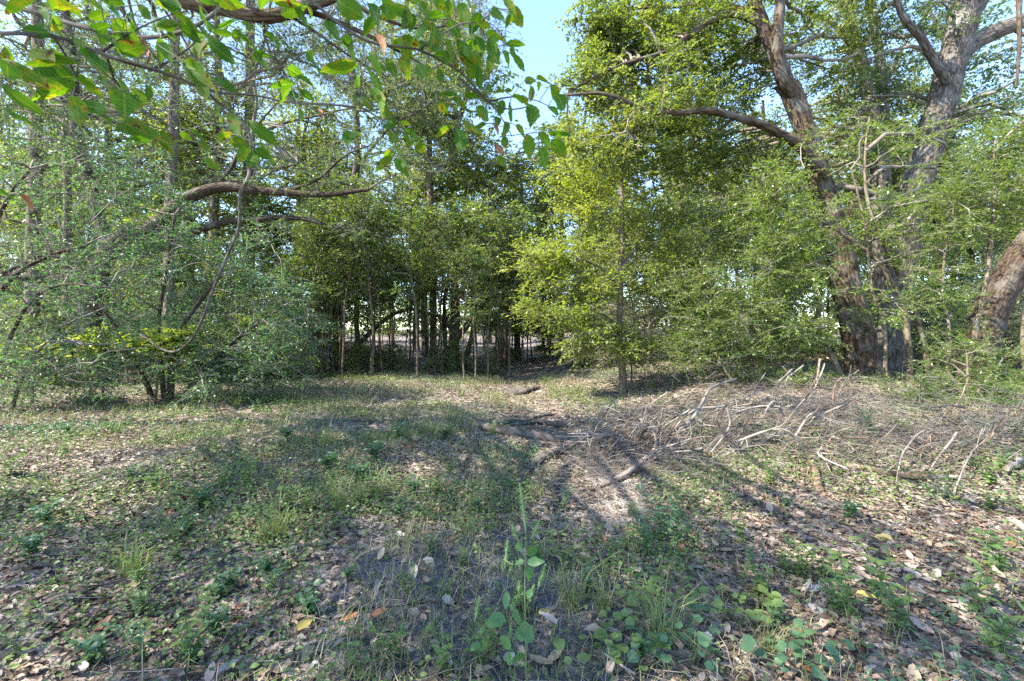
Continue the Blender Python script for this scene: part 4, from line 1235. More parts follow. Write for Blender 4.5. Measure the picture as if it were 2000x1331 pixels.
def overhanging():
    r = np.random.default_rng(3)
    base = np.array([-2.9, 1.35, float(H(-2.9, 1.35))])
    root = thing('overhanging_tree', base, 'leafy branches with big spotted green leaves hanging close across the top left', 'tree')
    stem('trunk', [(-2.9, 1.35, base[2] - .05), (-2.86, 1.33, 1.0), (-2.8, 1.3, 2.0), (-2.7, 1.3, 3.2), (-2.65, 1.25, 4.2)], (.075, .03), M['bark_grey'], root, base, 10, seed=1, flare=.4)
    sk = []
    A = [c1(*p) for p in [(0, 190), (180, 195), (330, 205), (420, 240), (560, 300), (700, 345), (860, 390), (1000, 440), (1200, 515), (1420, 530), (1600, 570), (1850, 585), (1980, 600)]]
    A = [W(x, y, yd(x)) for x, y in A]
    P = np.array([(-2.79, 1.3, 2.1), (-2.0, 1.15, 2.12), (-1.4, 1.0, 2.08)] + A)
    o, C = stem('branch', P, (.016, .0085, .0065, .004, .0025), M['vine_bark'], root, base, 8, seed=2, seg=.03, rough=.12)
    sk.append(C[30:])
    Bp = [(500, -40), (560, -25), (590, -15), (627, 18), (660, 45), (690, 67), (730, 85), (772, 91), (818, 98), (867, 122), (902, 143), (923, 165), (955, 200), (1000, 215), (1040, 205)]
    P = np.array([(-2.75, 1.3, 2.6), (-1.8, 1.2, 2.45), (-.95, 1.18, 2.2)] + [W(x, y, yd(x)) for x, y in Bp])
    o, C = stem('branch', P, (.013, .008, .006, .0045, .002), M['vine_bark'], root, base, 8, seed=3, seg=.03, rough=.12)
    sk.append(C[20:])
    for tw in ([c2(700, 430), c2(800, 520), c2(900, 600), c2(960, 690), c2(1000, 760)], [c2(870, 570), c2(1000, 540), c2(1130, 560), c2(1220, 600)], [c1(1990, 620), c2(130, 600), c2(250, 650), c2(340, 740), c2(350, 850)], [c1(1100, 470), c1(1250, 600), c1(1370, 700), c1(1410, 830)],
               [c1(600, 330), c1(640, 450), c1(800, 620), c1(950, 700)], [c1(300, 205), c1(380, 330), c1(430, 440), c1(400, 560)], [c1(560, 300), c1(700, 200), c1(900, 100), c1(1050, 60)], [c1(860, 390), c1(980, 320), c1(1100, 230), c1(1150, 120)], [c2(480, 280), c2(600, 200), c2(720, 130), c2(850, 130)]):
        P = np.array([W(x, y, yd(x) + .02) for x, y in tw])
        o, C = stem('twig', P, (.003, .0013), M['vine_bark'], root, base, 6, seed=len(sk), seg=.03)
        sk.append(C)
    Sk = np.concatenate(sk)
    meshes = [leaf_mesh('leaf', M['big_leaf'], .42, (.1, .3, .5, .2, -.15)[k], (.2, .5, .35, .7, .3)[k], 30 + k, rows=11) for k in range(5)]
    brown = leaf_mesh('leaf', M['brown_leaf'], .5, .6, .9, 77, .08, 13)
    big_extra(r)
    leaves = [(c1(*q[:2]), c1(*q[2:4]), q[4], q[5:]) for q in L1] + [(c2(*q[:2]), c2(*q[2:4]), q[4], q[5:]) for q in L2]
    pet = []
    up = np.array([0, 0, 1.])
    todo = []
    for (bx, by), (tx, ty), wd, fl in leaves:
        d0 = yd(bx) + r.normal(0, .05)
        b = W(bx, by, d0)
        t = W(tx, ty, d0 + r.normal(0, .02))
        view = nrm(CAM - b)
        nr = nrm(-view * .62 + up * .62 + r.normal(0, .26, 3))
        ln = math.hypot(tx - bx, ty - by)
        k = int(r.integers(0, 5))
        ws = np.clip((wd / 2.857) / ln / .42, .6, 1.6)
        lf = place_leaf(brown if fl else meshes[k], root, base, b, b + (t - b) * (1 if fl else 1.04), nr, ws * (.55 if fl else .94))
        if fl:
            lf['label'] = 'withered brown leaf among the green ones'
        todo.append((b, t))
    todo.sort(key=lambda q: np.min(np.linalg.norm(Sk - q[0], axis=1)))
    mb = MB()
    for b, t in todo:
        i = int(np.argmin(np.linalg.norm(Sk - b, axis=1)))
        p0 = Sk[i]
        L = np.linalg.norm(b - p0)
        u = np.linspace(0, 1, 5)[:, None]
        ctl = (p0 + b) / 2 - (t - b) * .15 * min(1, L / .1)
        P = (1 - u) ** 2 * p0 + 2 * u * (1 - u) * ctl + u ** 2 * b
        mb.tubes(P[None], np.array([[.0016, .0014, .0013, .0012, .0011]]), 4, 0)
        Sk = np.concatenate([Sk, P[1:]])
    o = mb.build('petioles', [M['green_stem']], root, base)
    o['kind'] = 'stuff'


overhanging()


# ------------------------------------------------------------------ fallen branches and the stick pile
def stick(label, pts, w0, w1, m, lifts=None, name='fallen_branch', cat='branch', group=None, seed=0, sides=8, wander=.012):
    P = []
    for i, p in enumerate(pts):
        lf = lifts[i] if lifts else 0
        g = G(p[0], p[1] + 0, lf)
        P.append(g)
    P = np.array(P)
    D = depth(P.mean(0))
    r0, r1 = w0 / F * D / 2, w1 / F * D / 2
    P[:, 2] += max(r0, r1) * .4 + .010
    o, C = stem(name, P, (r0, (r0 + r1) / 2, r1), M[m], None, P[0], sides, seed=seed, seg=.05, rough=.16, wander=wander)
    tag(o, label, cat, group)
    return o


stick('dark grey bent log lying left of the stick pile', [(932, 833), (960, 843), (1000, 851), (1050, 858), (1100, 863), (1150, 862)], 15, 20, 'dead_dark', seed=1, sides=10)
stick('dark branch lying just above the bent grey log', [(936, 830), (985, 828), (1040, 827), (1090, 831), (1130, 826)], 11, 9, 'dead_dark', seed=2)
stick('thin dark branch crossing between the two logs', [(970, 842), (1000, 833), (1050, 829), (1110, 836)], 6, 6, 'dead_dark', seed=3)
stick('small dark forked branch at the back of the pile', [(1040, 818), (1080, 812), (1110, 815), (1145, 830)], 5, 6, 'dead_dark', seed=4)
stick('thick dark root rising from the soil below the pile', [(1010, 955), (1035, 922), (1060, 899), (1100, 886), (1130, 872), (1190, 870)], 8, 28, 'dead_dark', seed=5, sides=10)
stick('short upright broken stub with orange wood in the pile', [(1165, 872), (1164, 855), (1158, 836)], 10, 7, 'dead_brown', [0, .08, .18], seed=6)
stick('pale branch curving right from the broken stub', [(1168, 872), (1215, 875), (1240, 862), (1252, 848)], 8, 4, 'dead_pale', [0, .02, .04, .08], seed=7)
stick('pale hooked branch bending down to the sunny soil', [(1250, 822), (1266, 834), (1279, 852), (1281, 872), (1272, 890), (1240, 920), (1203, 941)], 4, 10, 'dead_pale', [.25, .25, .2, .15, .1, .05, 0], seed=8)
stick('short brown branch lying under the pale hooked one', [(1196, 946), (1230, 932), (1262, 918)], 9, 6, 'dead_brown', seed=9)
stick('thin brown stick lowest of the three by sunny soil', [(1150, 962), (1200, 943), (1252, 916)], 4, 6, 'dead_brown', seed=10)
stick('long pale branch slanting up out of the pile', [(1320, 855), (1345, 827), (1370, 792), (1392, 762), (1440, 745)], 9, 4, 'dead_pale', [.1, .18, .3, .4, .45], seed=11)
stick('bleached branch with a bend right of the pile', [(1390, 905), (1440, 885), (1480, 872), (1540, 842), (1610, 830), (1672, 826)], 6, 8, 'dead_pale', [0, .02, .04, .06, .05, .03], seed=12)
stick('thick peeling grey brown log on the right bank', [(1640, 915), (1700, 921), (1760, 936), (1818, 940)], 15, 10, 'dead_brown', seed=13, sides=10)
stick('straight grey pole continuing right from the peeling log', [(1815, 938), (1900, 930), (2010, 926)], 9, 8, 'dead_pale', seed=14)
stick('thin pale stick leaning against the grey pole', [(1815, 925), (1840, 885), (1868, 848)], 4, 5, 'dead_pale', [0, .1, .2], seed=15)
stick('weathered grey root mass half sunk in the right bank', [(1580, 905), (1598, 940), (1612, 975), (1640, 1000), (1690, 1020)], 10, 22, 'dead_brown', [-.02, -.04, -.05, -.05, -.07], seed=16, sides=14, wander=.03)
stick('flat broken brown bark piece below the root mass', [(1632, 1044), (1680, 1038), (1738, 1036)], 10, 12, 'dead_brown', seed=17)
stick('crooked dark stick on bare soil near the front', [(668, 1192), (750, 1186), (840, 1180), (912, 1186)], 8, 4, 'dead_dark', seed=18)
stick('grey stick at the bottom edge on bare soil', [(765, 1335), (800, 1312), (830, 1293)], 9, 7, 'dead_dark', seed=19)
stick('grey forked stick among leaves at lower left', [(330, 1022), (365, 1000), (397, 978)], 8, 5, 'dead_pale', seed=20)
stick('long thin pale stick by the green ground vine', [(1210, 1078), (1250, 1100), (1285, 1135), (1325, 1212)], 4, 4, 'dead_pale', [.02, .04, .03, 0], seed=21)
stick('thin pale stick lying in the ground vine bottom', [(1180, 1282), (1240, 1330)], 5, 5, 'dead_pale', [.03, .03], seed=22)
stick('black rotten log lying in the wash by the gap', [(1003, 772), (1028, 768), (1052, 760)], 10, 9, 'dead_dark', seed=23)
stick('thin brown stick lying by the tall green weed', [(1120, 1018), (1150, 1020), (1190, 1035)], 5, 4, 'dead_brown', seed=24)
stick('grey stick half buried at the right edge', [(1965, 920), (2000, 905)], 10, 10, 'dead_pale', [.05, .05], seed=25)

r = np.random.default_rng(17)
PILE = []
for i in range(190):
    px = 1165 + 500 * r.uniform(0, 1) ** 1.6 if i < 150 else r.uniform(1560, 2010)
    t = (px - 1180) / 460
    py = r.normal(866 - 72 * min(t, 1), 32) if i < 150 else r.normal(865, 34)
    a = r.normal(-.75, .5)
    ln = r.uniform(50, 170)
    x0, y0 = px - math.cos(a) * ln / 2, py - math.sin(a) * ln / 2
    x1, y1 = px + math.cos(a) * ln / 2, py + math.sin(a) * ln / 2
    if y1 < y0:
        x0, y0, x1, y1 = x1, y1, x0, y0
    g0 = G(px, min(max(py + 26, 770), 960))
    Y = depth(g0)
    lift = r.uniform(.02, .44)
    P0 = W(x0, y0, Y + r.uniform(-.3, .3))
    P1 = W(x1, y1, Y + r.uniform(-.3, .3))
    for Pq in (P0, P1):
        Pq[2] = max(Pq[2], float(H(Pq[0], Pq[1])) + .015)
        Pq[2] = min(Pq[2], float(H(Pq[0], Pq[1])) + .6)
    mid = (P0 + P1) / 2 + r.normal(0, .09, 3) + [0, 0, r.uniform(0, .14)]
    rd = .0034 + .013 * r.uniform(0, 1) ** 2.5
    k = int(r.choice(3, p=[.42, .28, .30]))
    m, wn_ = (('dead_pale', 'bleached'), ('dead_brown', 'brown'), ('dead_dark', 'dark'))[k]
    V_, q_, C, _i = stem_mesh([P0, mid, P1], (rd, rd * .45), 6, seed=200 + i, seg=.06, rough=.2, wander=.03)
    mb = MB()
    mb.add(V_, q_, 0, True)
    for f in range(int(r.integers(1, 5))):
        j = int(r.integers(len(C) // 4, max(len(C) - 1, len(C) // 4 + 1)))
        dirf = nrm(C[min(j + 1, len(C) - 1)] - C[j - 1] + r.normal(0, .05, 3) * [1, 1, .7])
        lf_ = r.uniform(.12, .5)
        e1 = C[j] + dirf * lf_ * .5 + r.normal(0, .03, 3)
        e2 = C[j] + dirf * lf_ + r.normal(0, .07, 3)
        e2[2] = max(e2[2], float(H(e2[0], e2[1])) + .01)
        mb.tubes(np.stack([C[j], e1, e2])[None], rd * np.array([[.6, .45, .2]]), 5)
    o = mb.build('dead_branch', [M[m]], None, P0)
    where = 'in the left of the stick pile' if px < 1290 else ('left of the middle of the stick pile' if px < 1380 else 'in the middle of the stick pile' if px < 1480 else 'right of the middle of the stick pile' if px < 1580 else ('at the right end of the stick pile' if px < 1660 else 'strewn over the right bank'))
    tag(o, wn_ + ' dead branch tangled ' + where, 'branch', 'branches of the stick pile')
    PILE.append(C)
# fine twigs of the pile
mb = MB()
n = 5200
px = np.where(r.uniform(0, 1, n) < .72, 1150 + 560 * r.uniform(0, 1, n) ** 1.5, r.uniform(1500, 2020, n))
py = 884 - 76 * np.minimum((px - 1180) / 460, 1) + r.normal(0, 36, n) + np.where(px > 1700, 40, 0)
pts = []
for a, b in zip(px[::13], py[::13]):
    pts.append(G(a, max(b, 765)))
pts = np.array(pts)
c = pts[r.integers(0, len(pts), n)] + r.normal(0, .22, (n, 3)) * [1, 1, 0]
c[:, 2] = H(c[:, 0], c[:, 1]) + np.abs(r.normal(0, .11, n)) + .01
d = nrm(r.standard_normal((n, 3)) * [1, 1, .45] + np.array([.4, .3, .2])) * r.uniform(.1, .5, (n, 1))
a = c - d / 2
b = c + d / 2
for q in (a, b):
    q[:, 2] = np.maximum(q[:, 2], H(q[:, 0], q[:, 1]) + .004)
m_ = (a + b) / 2 + r.normal(0, .03, (n, 3))
mb.tubes(np.stack([a, m_, b], 1), r.uniform(.001, .0028, (n, 1)) * np.array([[1, .8, .5]]), 3)
tag(mb.build('twig_litter', [M['twig_dead']]), 'tangle of fine bleached twigs heaped on the bank', 'twigs', kind='stuff')

# ------------------------------------------------------------------ leaf litter


def scatter(n, ymax, power, seed, half=1.18, ymin=1.55):
    """ground positions in the view, denser near the camera"""
    r = np.random.default_rng(seed)
    y = ymin + (ymax - ymin) * r.uniform(0, 1, n) ** power
    x = y * r.uniform(-half, half, n)
    return x, y, r


def in_shadow_of_nothing(x):
    return x


mb = MB()
for n, ymin, ymax, pw, sz, shp in ((44000, 1.5, 6, .62, .042, 'six'), (70000, 5.2, 13, .75, .052, 'diamond'), (45000, 12, 30, .8, .10, 'diamond')):
    x, y, r = scatter(n, ymax, pw, int(n), ymin=ymin)
    k = r.uniform(0, 1, n) < litter_cover(x, y) * (.45 + 1.5 * vnoise(x * 1.9, y * 1.9, 61))
    x, y = x[k], y[k]
    n = len(x)
    L = sz * r.uniform(.5, 1.55, n)
    a = r.uniform(0, 6.283, n)
    tilt = .5
    d = np.stack([np.cos(a), np.sin(a), r.normal(0, .16, n)], 1)
    nn = np.stack([r.normal(0, tilt, n), r.normal(0, tilt, n), np.ones(n)], 1)
    z = H(x, y) + r.uniform(.004, .022, n) + np.abs(d[:, 2]) * L * .5
    mb.leaves(np.stack([x, y, z], 1), d, nn, L, L * r.uniform(.38, .6, n), 0, shp, .3)
for n, ymax, pw in ((42000, 4.5, .8), (30000, 9, .8)):
    x, y, r = scatter(n, ymax, pw, n + 77, ymin=1.5)
    k = r.uniform(0, 1, n) < .25 + .75 * vnoise(x * 2.2, y * 2.2, 71)
    x, y = x[k], y[k]
    n = len(x)
    L = .016 * r.uniform(.4, 1.7, n)
    mb.leaves(np.stack([x, y, H(x, y) + r.uniform(.001, .008, n)], 1), r.standard_normal((n, 3)) * [1, 1, .3], np.array([0, 0, 1.]) + r.normal(0, .5, (n, 3)), L, L * r.uniform(.2, .9, n), 1, 'diamond', .4)
tag(mb.build('leaf_litter', [M['litter'], M['crumb']]), 'dry fallen leaves carpeting the forest floor', 'leaf litter', kind='stuff')

mb = MB()
n = 9000
x, y, r = scatter(n, 12, .8, 5)
a = r.uniform(0, 6.283, n)
L = r.uniform(.06, .32, n)
d = np.stack([np.cos(a), np.sin(a), r.normal(0, .1, n)], 1) * L[:, None]
p0 = np.stack([x, y, H(x, y) + .012], 1)
p1 = p0 + d
p1[:, 2] = H(p1[:, 0], p1[:, 1]) + r.uniform(.006, .04, n)
mi = (p0 + p1) / 2 + r.normal(0, .018, (n, 3)) + [0, 0, .012]
mb.tubes(np.stack([p0, mi, p1], 1), r.uniform(.0008, .0026, (n, 1)) * np.array([[1, .9, .5]]), 3)
tag(mb.build('twig_litter', [M['twig_dead']]), 'fine dry twigs strewn over the leaf litter', 'twigs', kind='stuff')

# the largest fallen leaves, one by one
fall = {}
for nm, wr_ in (('tan', .5), ('pale grey', .55), ('brown', .48), ('rust orange', .5), ('pinkish', .52), ('yellow', .55)):
    fall[nm] = [leaf_mesh('fallen_leaf', M['fallen ' + nm], wr_, b_, f_, s_, .03, 7) for b_, f_, s_ in ((.25, .5, 1), (-.3, .35, 2), (.4, .9, 3))]
r = np.random.default_rng(23)
cnt = 0
while cnt < 290:
    y = 1.75 + 1.9 * r.uniform(0, 1) ** 1.1
    x = y * r.uniform(-1.12, 1.12)
    if r.uniform() > litter_cover(x, y) * .6 + .4:
        continue
    px = 1000 + x / y * F
    nm = str(r.choice(['tan', 'pale grey', 'brown', 'rust orange', 'pinkish', 'yellow'], p=[.3, .24, .18, .07, .16, .05]))
    kk = int(r.integers(0, 3))
    o = bpy.data.objects.new('fallen_leaf', fall[nm][kk])
    COL.objects.link(o)
    L = r.uniform(.05, .105)
    o.location = (x, y, float(H(x, y)) + .022)
    o.rotation_euler = (r.normal(0, .3), r.normal(0, .3), r.uniform(0, 6.28))
    o.scale = (L, L, L)
    where = 'among lower left weeds' if px < 450 else ('on bare soil left of tall weed' if px < 1000 else ('around the ground vine' if px < 1500 else 'below the right bank'))
    tag(o, ('large ' if L > .075 else 'small ') + nm + (' drooping', ' upturned', ' folded')[kk] + ' fallen leaf ' + where, 'fallen leaf', 'larger fallen leaves near the camera')
    cnt += 1

# ------------------------------------------------------------------ grass and low weeds


def blades(mb, x, y, z, r, hgt, wdt, lean=.6, mt=0):
    n = len(x)
    a = r.uniform(0, 6.283, n)
    h = hgt * r.uniform(.5, 1.3, n)
    out = np.stack([np.cos(a), np.sin(a)], 1) * (lean * r.uniform(.3, 1.3, n) * h)[:, None]
    p0 = np.stack([x, y, z], 1)
    p1 = p0 + np.concatenate([out * .35, (h * .6)[:, None]], 1)
    p2 = p0 + np.concatenate([out, (h * r.uniform(.55, 1, n))[:, None]], 1)
    sd = np.stack([-np.sin(a), np.cos(a), np.zeros(n)], 1) * (wdt * r.uniform(.6, 1.3, n))[:, None] * .5
    V = np.stack([p0 - sd, p0 + sd, p1 - sd * .8, p1 + sd * .8, p2], 1)
    off = np.arange(n)[:, None, None] * 5
    mb.add(V, (np.array([[(0, 1, 3), (0, 3, 2), (2, 3, 4)]]) + off).reshape(-1, 3), mt, False)


mb = MB()
for n, y0, y1, pw, hh, ww in ((22000, 1.6, 7, .9, .10, .0045), (34000, 6, 15, .9, .14, .007)):
    x, y, r = scatter(n * 2, y1, pw, n + 1, ymin=y0)
    dens = sstep(.34, .62, vnoise(x * .9 + 3, y * .9, 21)) * (.35 + .65 * np.exp(-((x + y * .22) / (y * .42)) ** 2))
    dens *= np.where((np.abs(x - np.interp(y, GY, GX)) < .45) & (y > 3), .25, 1)
    k = r.uniform(0, 1, len(x)) < dens
    x, y = x[k], y[k]
    dry = (r.uniform(0, 1, len(x)) < .32)
    blades(mb, x[~dry], y[~dry], H(x[~dry], y[~dry]), r, hh, ww, mt=0)
    blades(mb, x[dry], y[dry], H(x[dry], y[dry]), r, hh * 1.1, ww * .8, 1.1, mt=1)
tag(mb.build('grass', [M['grassm'], M['drygrass']]), 'thin green and dry grass growing through the leaf litter', 'grass', kind='stuff')

# ground cover leaves
mb = MB()
for n, y0, y1, pw, sz in ((34000, 1.55, 6, .8, .026), (40000, 5.5, 14, .85, .038)):
    x, y, r = scatter(n * 2, y1, pw, n + 3, ymin=y0)
    dens = sstep(.38, .68, vnoise(x * 1.3, y * 1.3 + 5, 31)) * .74 + .11
    bank = sstep(.5, 2.5, x - np.interp(y, GY, GX))
    dens = dens * (1 - .2 * bank) * np.where((x < -.4) & (y < 3.0), .7, 1) * (1 + .9 * np.exp(-((x + y * .2) / (y * .28)) ** 2) * sstep(2.6, 3.4, y))
    dens *= np.where((np.abs(x - np.interp(y, GY, GX)) < .5) & (y > 3), .2, 1) * np.clip(litter_cover(x, y) * 2, .25, 1)
    k = r.uniform(0, 1, len(x)) < dens
    x, y = x[k], y[k]
    n = len(x)
    z = H(x, y) + r.uniform(.015, .10, n)
    L = sz * r.uniform(.5, 1.5, n)
    nn = np.stack([r.normal(0, .4, n), r.normal(0, .4, n), np.ones(n)], 1)
    d = r.standard_normal((n, 3)) * [1, 1, .25]
    t = vnoise(x * .5, y * .5, 44) > .5
    mb.leaves(np.stack([x, y, z], 1)[t], d[t], nn[t], L[t], L[t] * .7, 0, 'six')
    mb.leaves(np.stack([x, y, z], 1)[~t], d[~t], nn[~t], L[~t], L[~t] * .6, 1, 'six')
tag(mb.build('ground_cover', [M['weed'], M['weed_teal']]), 'small leaved green ground cover spreading over the litter', 'ground cover', kind='stuff')


def weed_proto(seed, ht, nst, leaf, wr_, mt, label='w', name='low_weed', pairs=6, spread=.5):
    r = np.random.default_rng(seed)
    root = thing(name, (0, 0, 0), label, 'weed')
    ms, ml = MB(), MB()
    for k in range(nst):
        a = r.uniform(0, 6.28)
        h = ht * r.uniform(.6, 1.15)
        e = np.array([math.cos(a) * spread * h, math.sin(a) * spread * h, h])
        u = np.linspace(0, 1, 5)[:, None]
        P = u * e * [1, 1, 0] * u + u * e * [0, 0, 1] + r.normal(0, .006, (5, 3)) * u
        P[0, 2] = -.01
        ms.tubes(P[None], np.linspace(.0022, .0009, 5)[None], 4)
        t = np.repeat((np.arange(pairs) + .6) / pairs, 2)
        t = np.clip(t, 0, .999)
        i = (t * 4).astype(int)
        f = (t * 4 - i)[:, None]
        pos = P[i] * (1 - f) + P[i + 1] * f
        aa = np.arange(len(t)) // 2 * 1.57 + np.arange(len(t)) % 2 * math.pi + a
        d = np.stack([np.cos(aa), np.sin(aa), r.uniform(0, .5, len(t))], 1)
        L = leaf * r.uniform(.6, 1.2, len(t))
        ml.leaves(pos, d, np.array([[0, 0, 1.]]) + r.normal(0, .25, (len(t), 3)), L, L * wr_, 0, 'six')
    ms.build('stem', [M['green_stem']], root)
    o = ml.build('foliage', [M[mt]], root)
    o['kind'] = 'stuff'
    return root


WEEDS = [(weed_proto(301, .20, 4, .05, .55, 'weed'), 'leafy green weed'), (weed_proto(302, .13, 5, .045, .75, 'weed_teal'), 'low bluish green weed'), (weed_proto(303, .30, 3, .055, .45, 'weed'), 'upright green weed'), (weed_proto(304, .26, 5, .032, .6, 'weed_teal', pairs=9), 'small leaved twiggy weed')]
SPOTS = [(1290, 1060, 3, 1.6), (1320, 1075, 3, 1.3), (1265, 1085, 3, 1.2), (1660, 1210, 2, 1.2), (1720, 1180, 2, 1.3), (1760, 1230, 0, 1.2), (1560, 1130, 0, 1.1), (1900, 1200, 2, 1.3), (1950, 1120, 0, 1.4), (1960, 1290, 2, 1.2), (700, 940, 1, 1.3), (730, 900, 1, 1.5), (640, 920, 1, 1.3), (480, 950, 0, 1.2), (430, 960, 0, 1.2), (300, 960, 0, 1.1),
         (390, 990, 0, 1.0), (90, 1030, 1, 1.2), (60, 1090, 1, 1.2), (280, 1200, 0, .9), (380, 1290, 0, 1.0), (180, 1300, 1, 1.0), (420, 1240, 1, .8), (930, 1000, 1, .8), (1100, 1000, 3, .9), (780, 1010, 1, .8), (600, 1000, 0, 1.0), (1450, 1060, 0, .9), (1500, 950, 0, .9), (1130, 900, 1, 1.0), (1640, 930, 0, .8),
         (1930, 945, 0, 1.2), (960, 930, 2, .8), (870, 860, 1, 1.4), (780, 860, 1, 1.4), (560, 860, 1, 1.3), (300, 870, 0, 1.2), (120, 900, 0, 1.2), (20, 930, 0, 1.3), (840, 1080, 0, .6), (900, 1110, 0, .6), (1050, 1100, 0, .7), (870, 1170, 0, .55), (760, 1290, 0, .8), (870, 1320, 2, .8), (940, 1310, 0, .8), (700, 1330, 2, .6), (1420, 1000, 3, .8), (1380, 860, 0, 1.0), (1600, 870, 0, 1.2), (1700, 850, 3, 1.3)]
done = set()
wr2 = np.random.default_rng(66)
n_w = 0
for i in range(120):
    if i < len(SPOTS):
        px, py, k, sc = SPOTS[i]
    else:
        px, py = wr2.uniform(0, 2000), 800 + 500 * wr2.uniform(0, 1) ** 1.4
        k, sc = int(wr2.integers(0, 4)), wr2.uniform(.5, 1.1)
        if 1000 < px < 1250 and 880 < py < 1050:
            continue
    g = G(px, py)
    where = 'at the lower left' if px < 480 and py > 1000 else ('in the left half of the clearing' if px < 820 else ('beside the wash in the middle' if px < 1200 and py < 1080 else ('near the tall weed in front' if px < 1200 else ('on the right bank' if py < 1000 else 'at the lower right'))))
    root, lb = WEEDS[k]
    loc = (g[0], g[1], float(H(g[0], g[1])))
    lab = lb + ' ' + where
    if k not in done:
        done.add(k)
        root.location = loc
        root.scale = (sc,) * 3
        tag(root, lab, group='low weeds on the forest floor')
    else:
        dup(root, loc, wr2.uniform(0, 6.28), sc, lab, 'low weeds on the forest floor')

# grass tufts
tuft_me = []
for s in range(3):
    mb = MB()
    r = np.random.default_rng(400 + s)
    n = 46
    a = r.uniform(0, 6.28, n)
    q = .05 * np.sqrt(r.uniform(0, 1, n))
    blades(mb, np.cos(a) * q, np.sin(a) * q, np.full(n, -.01), r, .26, .006, .9, 0)
    tuft_me.append(mb.mesh('grass_tuft', [M['grassm']]))
tr = np.random.default_rng(9)
TUFTS = [(700, 985), (735, 975), (670, 1000), (650, 975), (520, 1060), (545, 1050), (255, 1130), (420, 790), (450, 780), (460, 800), (850, 855), (880, 850), (830, 840), (560, 820), (900, 775), (930, 760), (1090, 775), (1130, 770), (1160, 765), (640, 870), (720, 870), (1270, 760), (1240, 1010), (1180, 1200), (1120, 1190), (1290, 1260), (1500, 1280), (340, 1060), (960, 850), (790, 820)]
for px, py in TUFTS:
    g = G(px, py)
    o = bpy.data.objects.new('grass_tuft', tuft_me[int(tr.integers(0, 3))])
    COL.objects.link(o)
    o.location = (g[0], g[1], float(H(g[0], g[1])))
    o.rotation_euler = (0, 0, tr.uniform(0, 6.28))
    s = tr.uniform(.7, 1.3)
    o.scale = (s, s, s)
    where = 'in the left half of the clearing' if px < 820 else ('beside the wash in the middle' if py < 1050 else 'near the tall weed in front')
    tag(o, 'arching green grass tuft ' + where, 'grass tuft', 'grass tufts')


# ------------------------------------------------------------------ ground vine with scalloped leaves at the bottom right
def vine_leaf_mesh(name, m, seed):
    r = np.random.default_rng(seed)
    V = [(0, .42, 0)]
    n = 12
    for i in range(n):
        a = 2 * math.pi * i / n - math.pi / 2
        rad = .5 * (1 + .10 * math.cos(5 * (a + math.pi / 2)) + r.normal(0, .02))
        V.append((rad * math.cos(a) * .95, .45 + rad * math.sin(a) * 1.05, .10 * abs(math.cos(a)) - .06 * max(0, math.sin(a))))
    V[1] = (0, .06, 0)
    mb = MB()
    mb.add(V, [(0, i + 1, (i + 1) % n + 1) for i in range(n)], 0, True)
    return mb.mesh(name, [m])


vr = np.random.default_rng(77)
for j, (px0, py0, nl_, sx, sy, mt, lab) in enumerate([(1180, 1290, 30, 90, 45, 'weed', 'green ground vine patch right of the tall weed at the bottom'), (1340, 1270, 40, 110, 55, 'weed_teal', 'broad bluish green ground vine patch at the bottom edge'),
                                                       (1440, 1210, 34, 90, 45, 'weed', 'green ground vine patch climbing toward the sunny bank'), (1580, 1300, 30, 110, 36, 'weed_teal', 'dark ground vine patch at the shaded lower right'), (1250, 1200, 26, 70, 36, 'weed', 'small ground vine patch under the pale leaning stick'),
                                                       (450, 1000, 22, 120, 60, 'weed', 'creeping vine with scattered round leaves at left of clearing')]):
    c = G(px0, py0)
    base = np.array([c[0], c[1], float(H(c[0], c[1]))])
    root = thing('ground_vine', base, lab, 'vine')
    lm = [vine_leaf_mesh('leaf', M[mt], 500 + j * 3 + k) for k in range(2)]
    prev = None
    ms = MB()
    for i in range(nl_):
        g = G(px0 + vr.normal(0, sx * .6), py0 + vr.normal(0, sy * .6))
        z = float(H(g[0], g[1])) + vr.uniform(.04, .13)
        b = np.array([g[0], g[1], z])
        L = vr.uniform(.028, .058)
        a = vr.uniform(0, 6.28)
        d = np.array([math.cos(a), math.sin(a), vr.uniform(-.2, .25)])
        place_leaf(lm[i % 2], root, base, b, b + d * L, nrm(np.array([vr.normal(0, .25), -.25 + vr.normal(0, .25), 1])))
        g0 = np.array([g[0] - d[0] * .04, g[1] - d[1] * .04, float(H(g[0], g[1])) - .005])
        ms.tubes(np.stack([g0, (g0 + b) / 2 + vr.normal(0, .008, 3), b])[None], np.array([[.0012, .001, .0008]]), 3)
    so_ = ms.build('stem', [M['green_stem']], root, base)
    so_['kind'] = 'stuff'


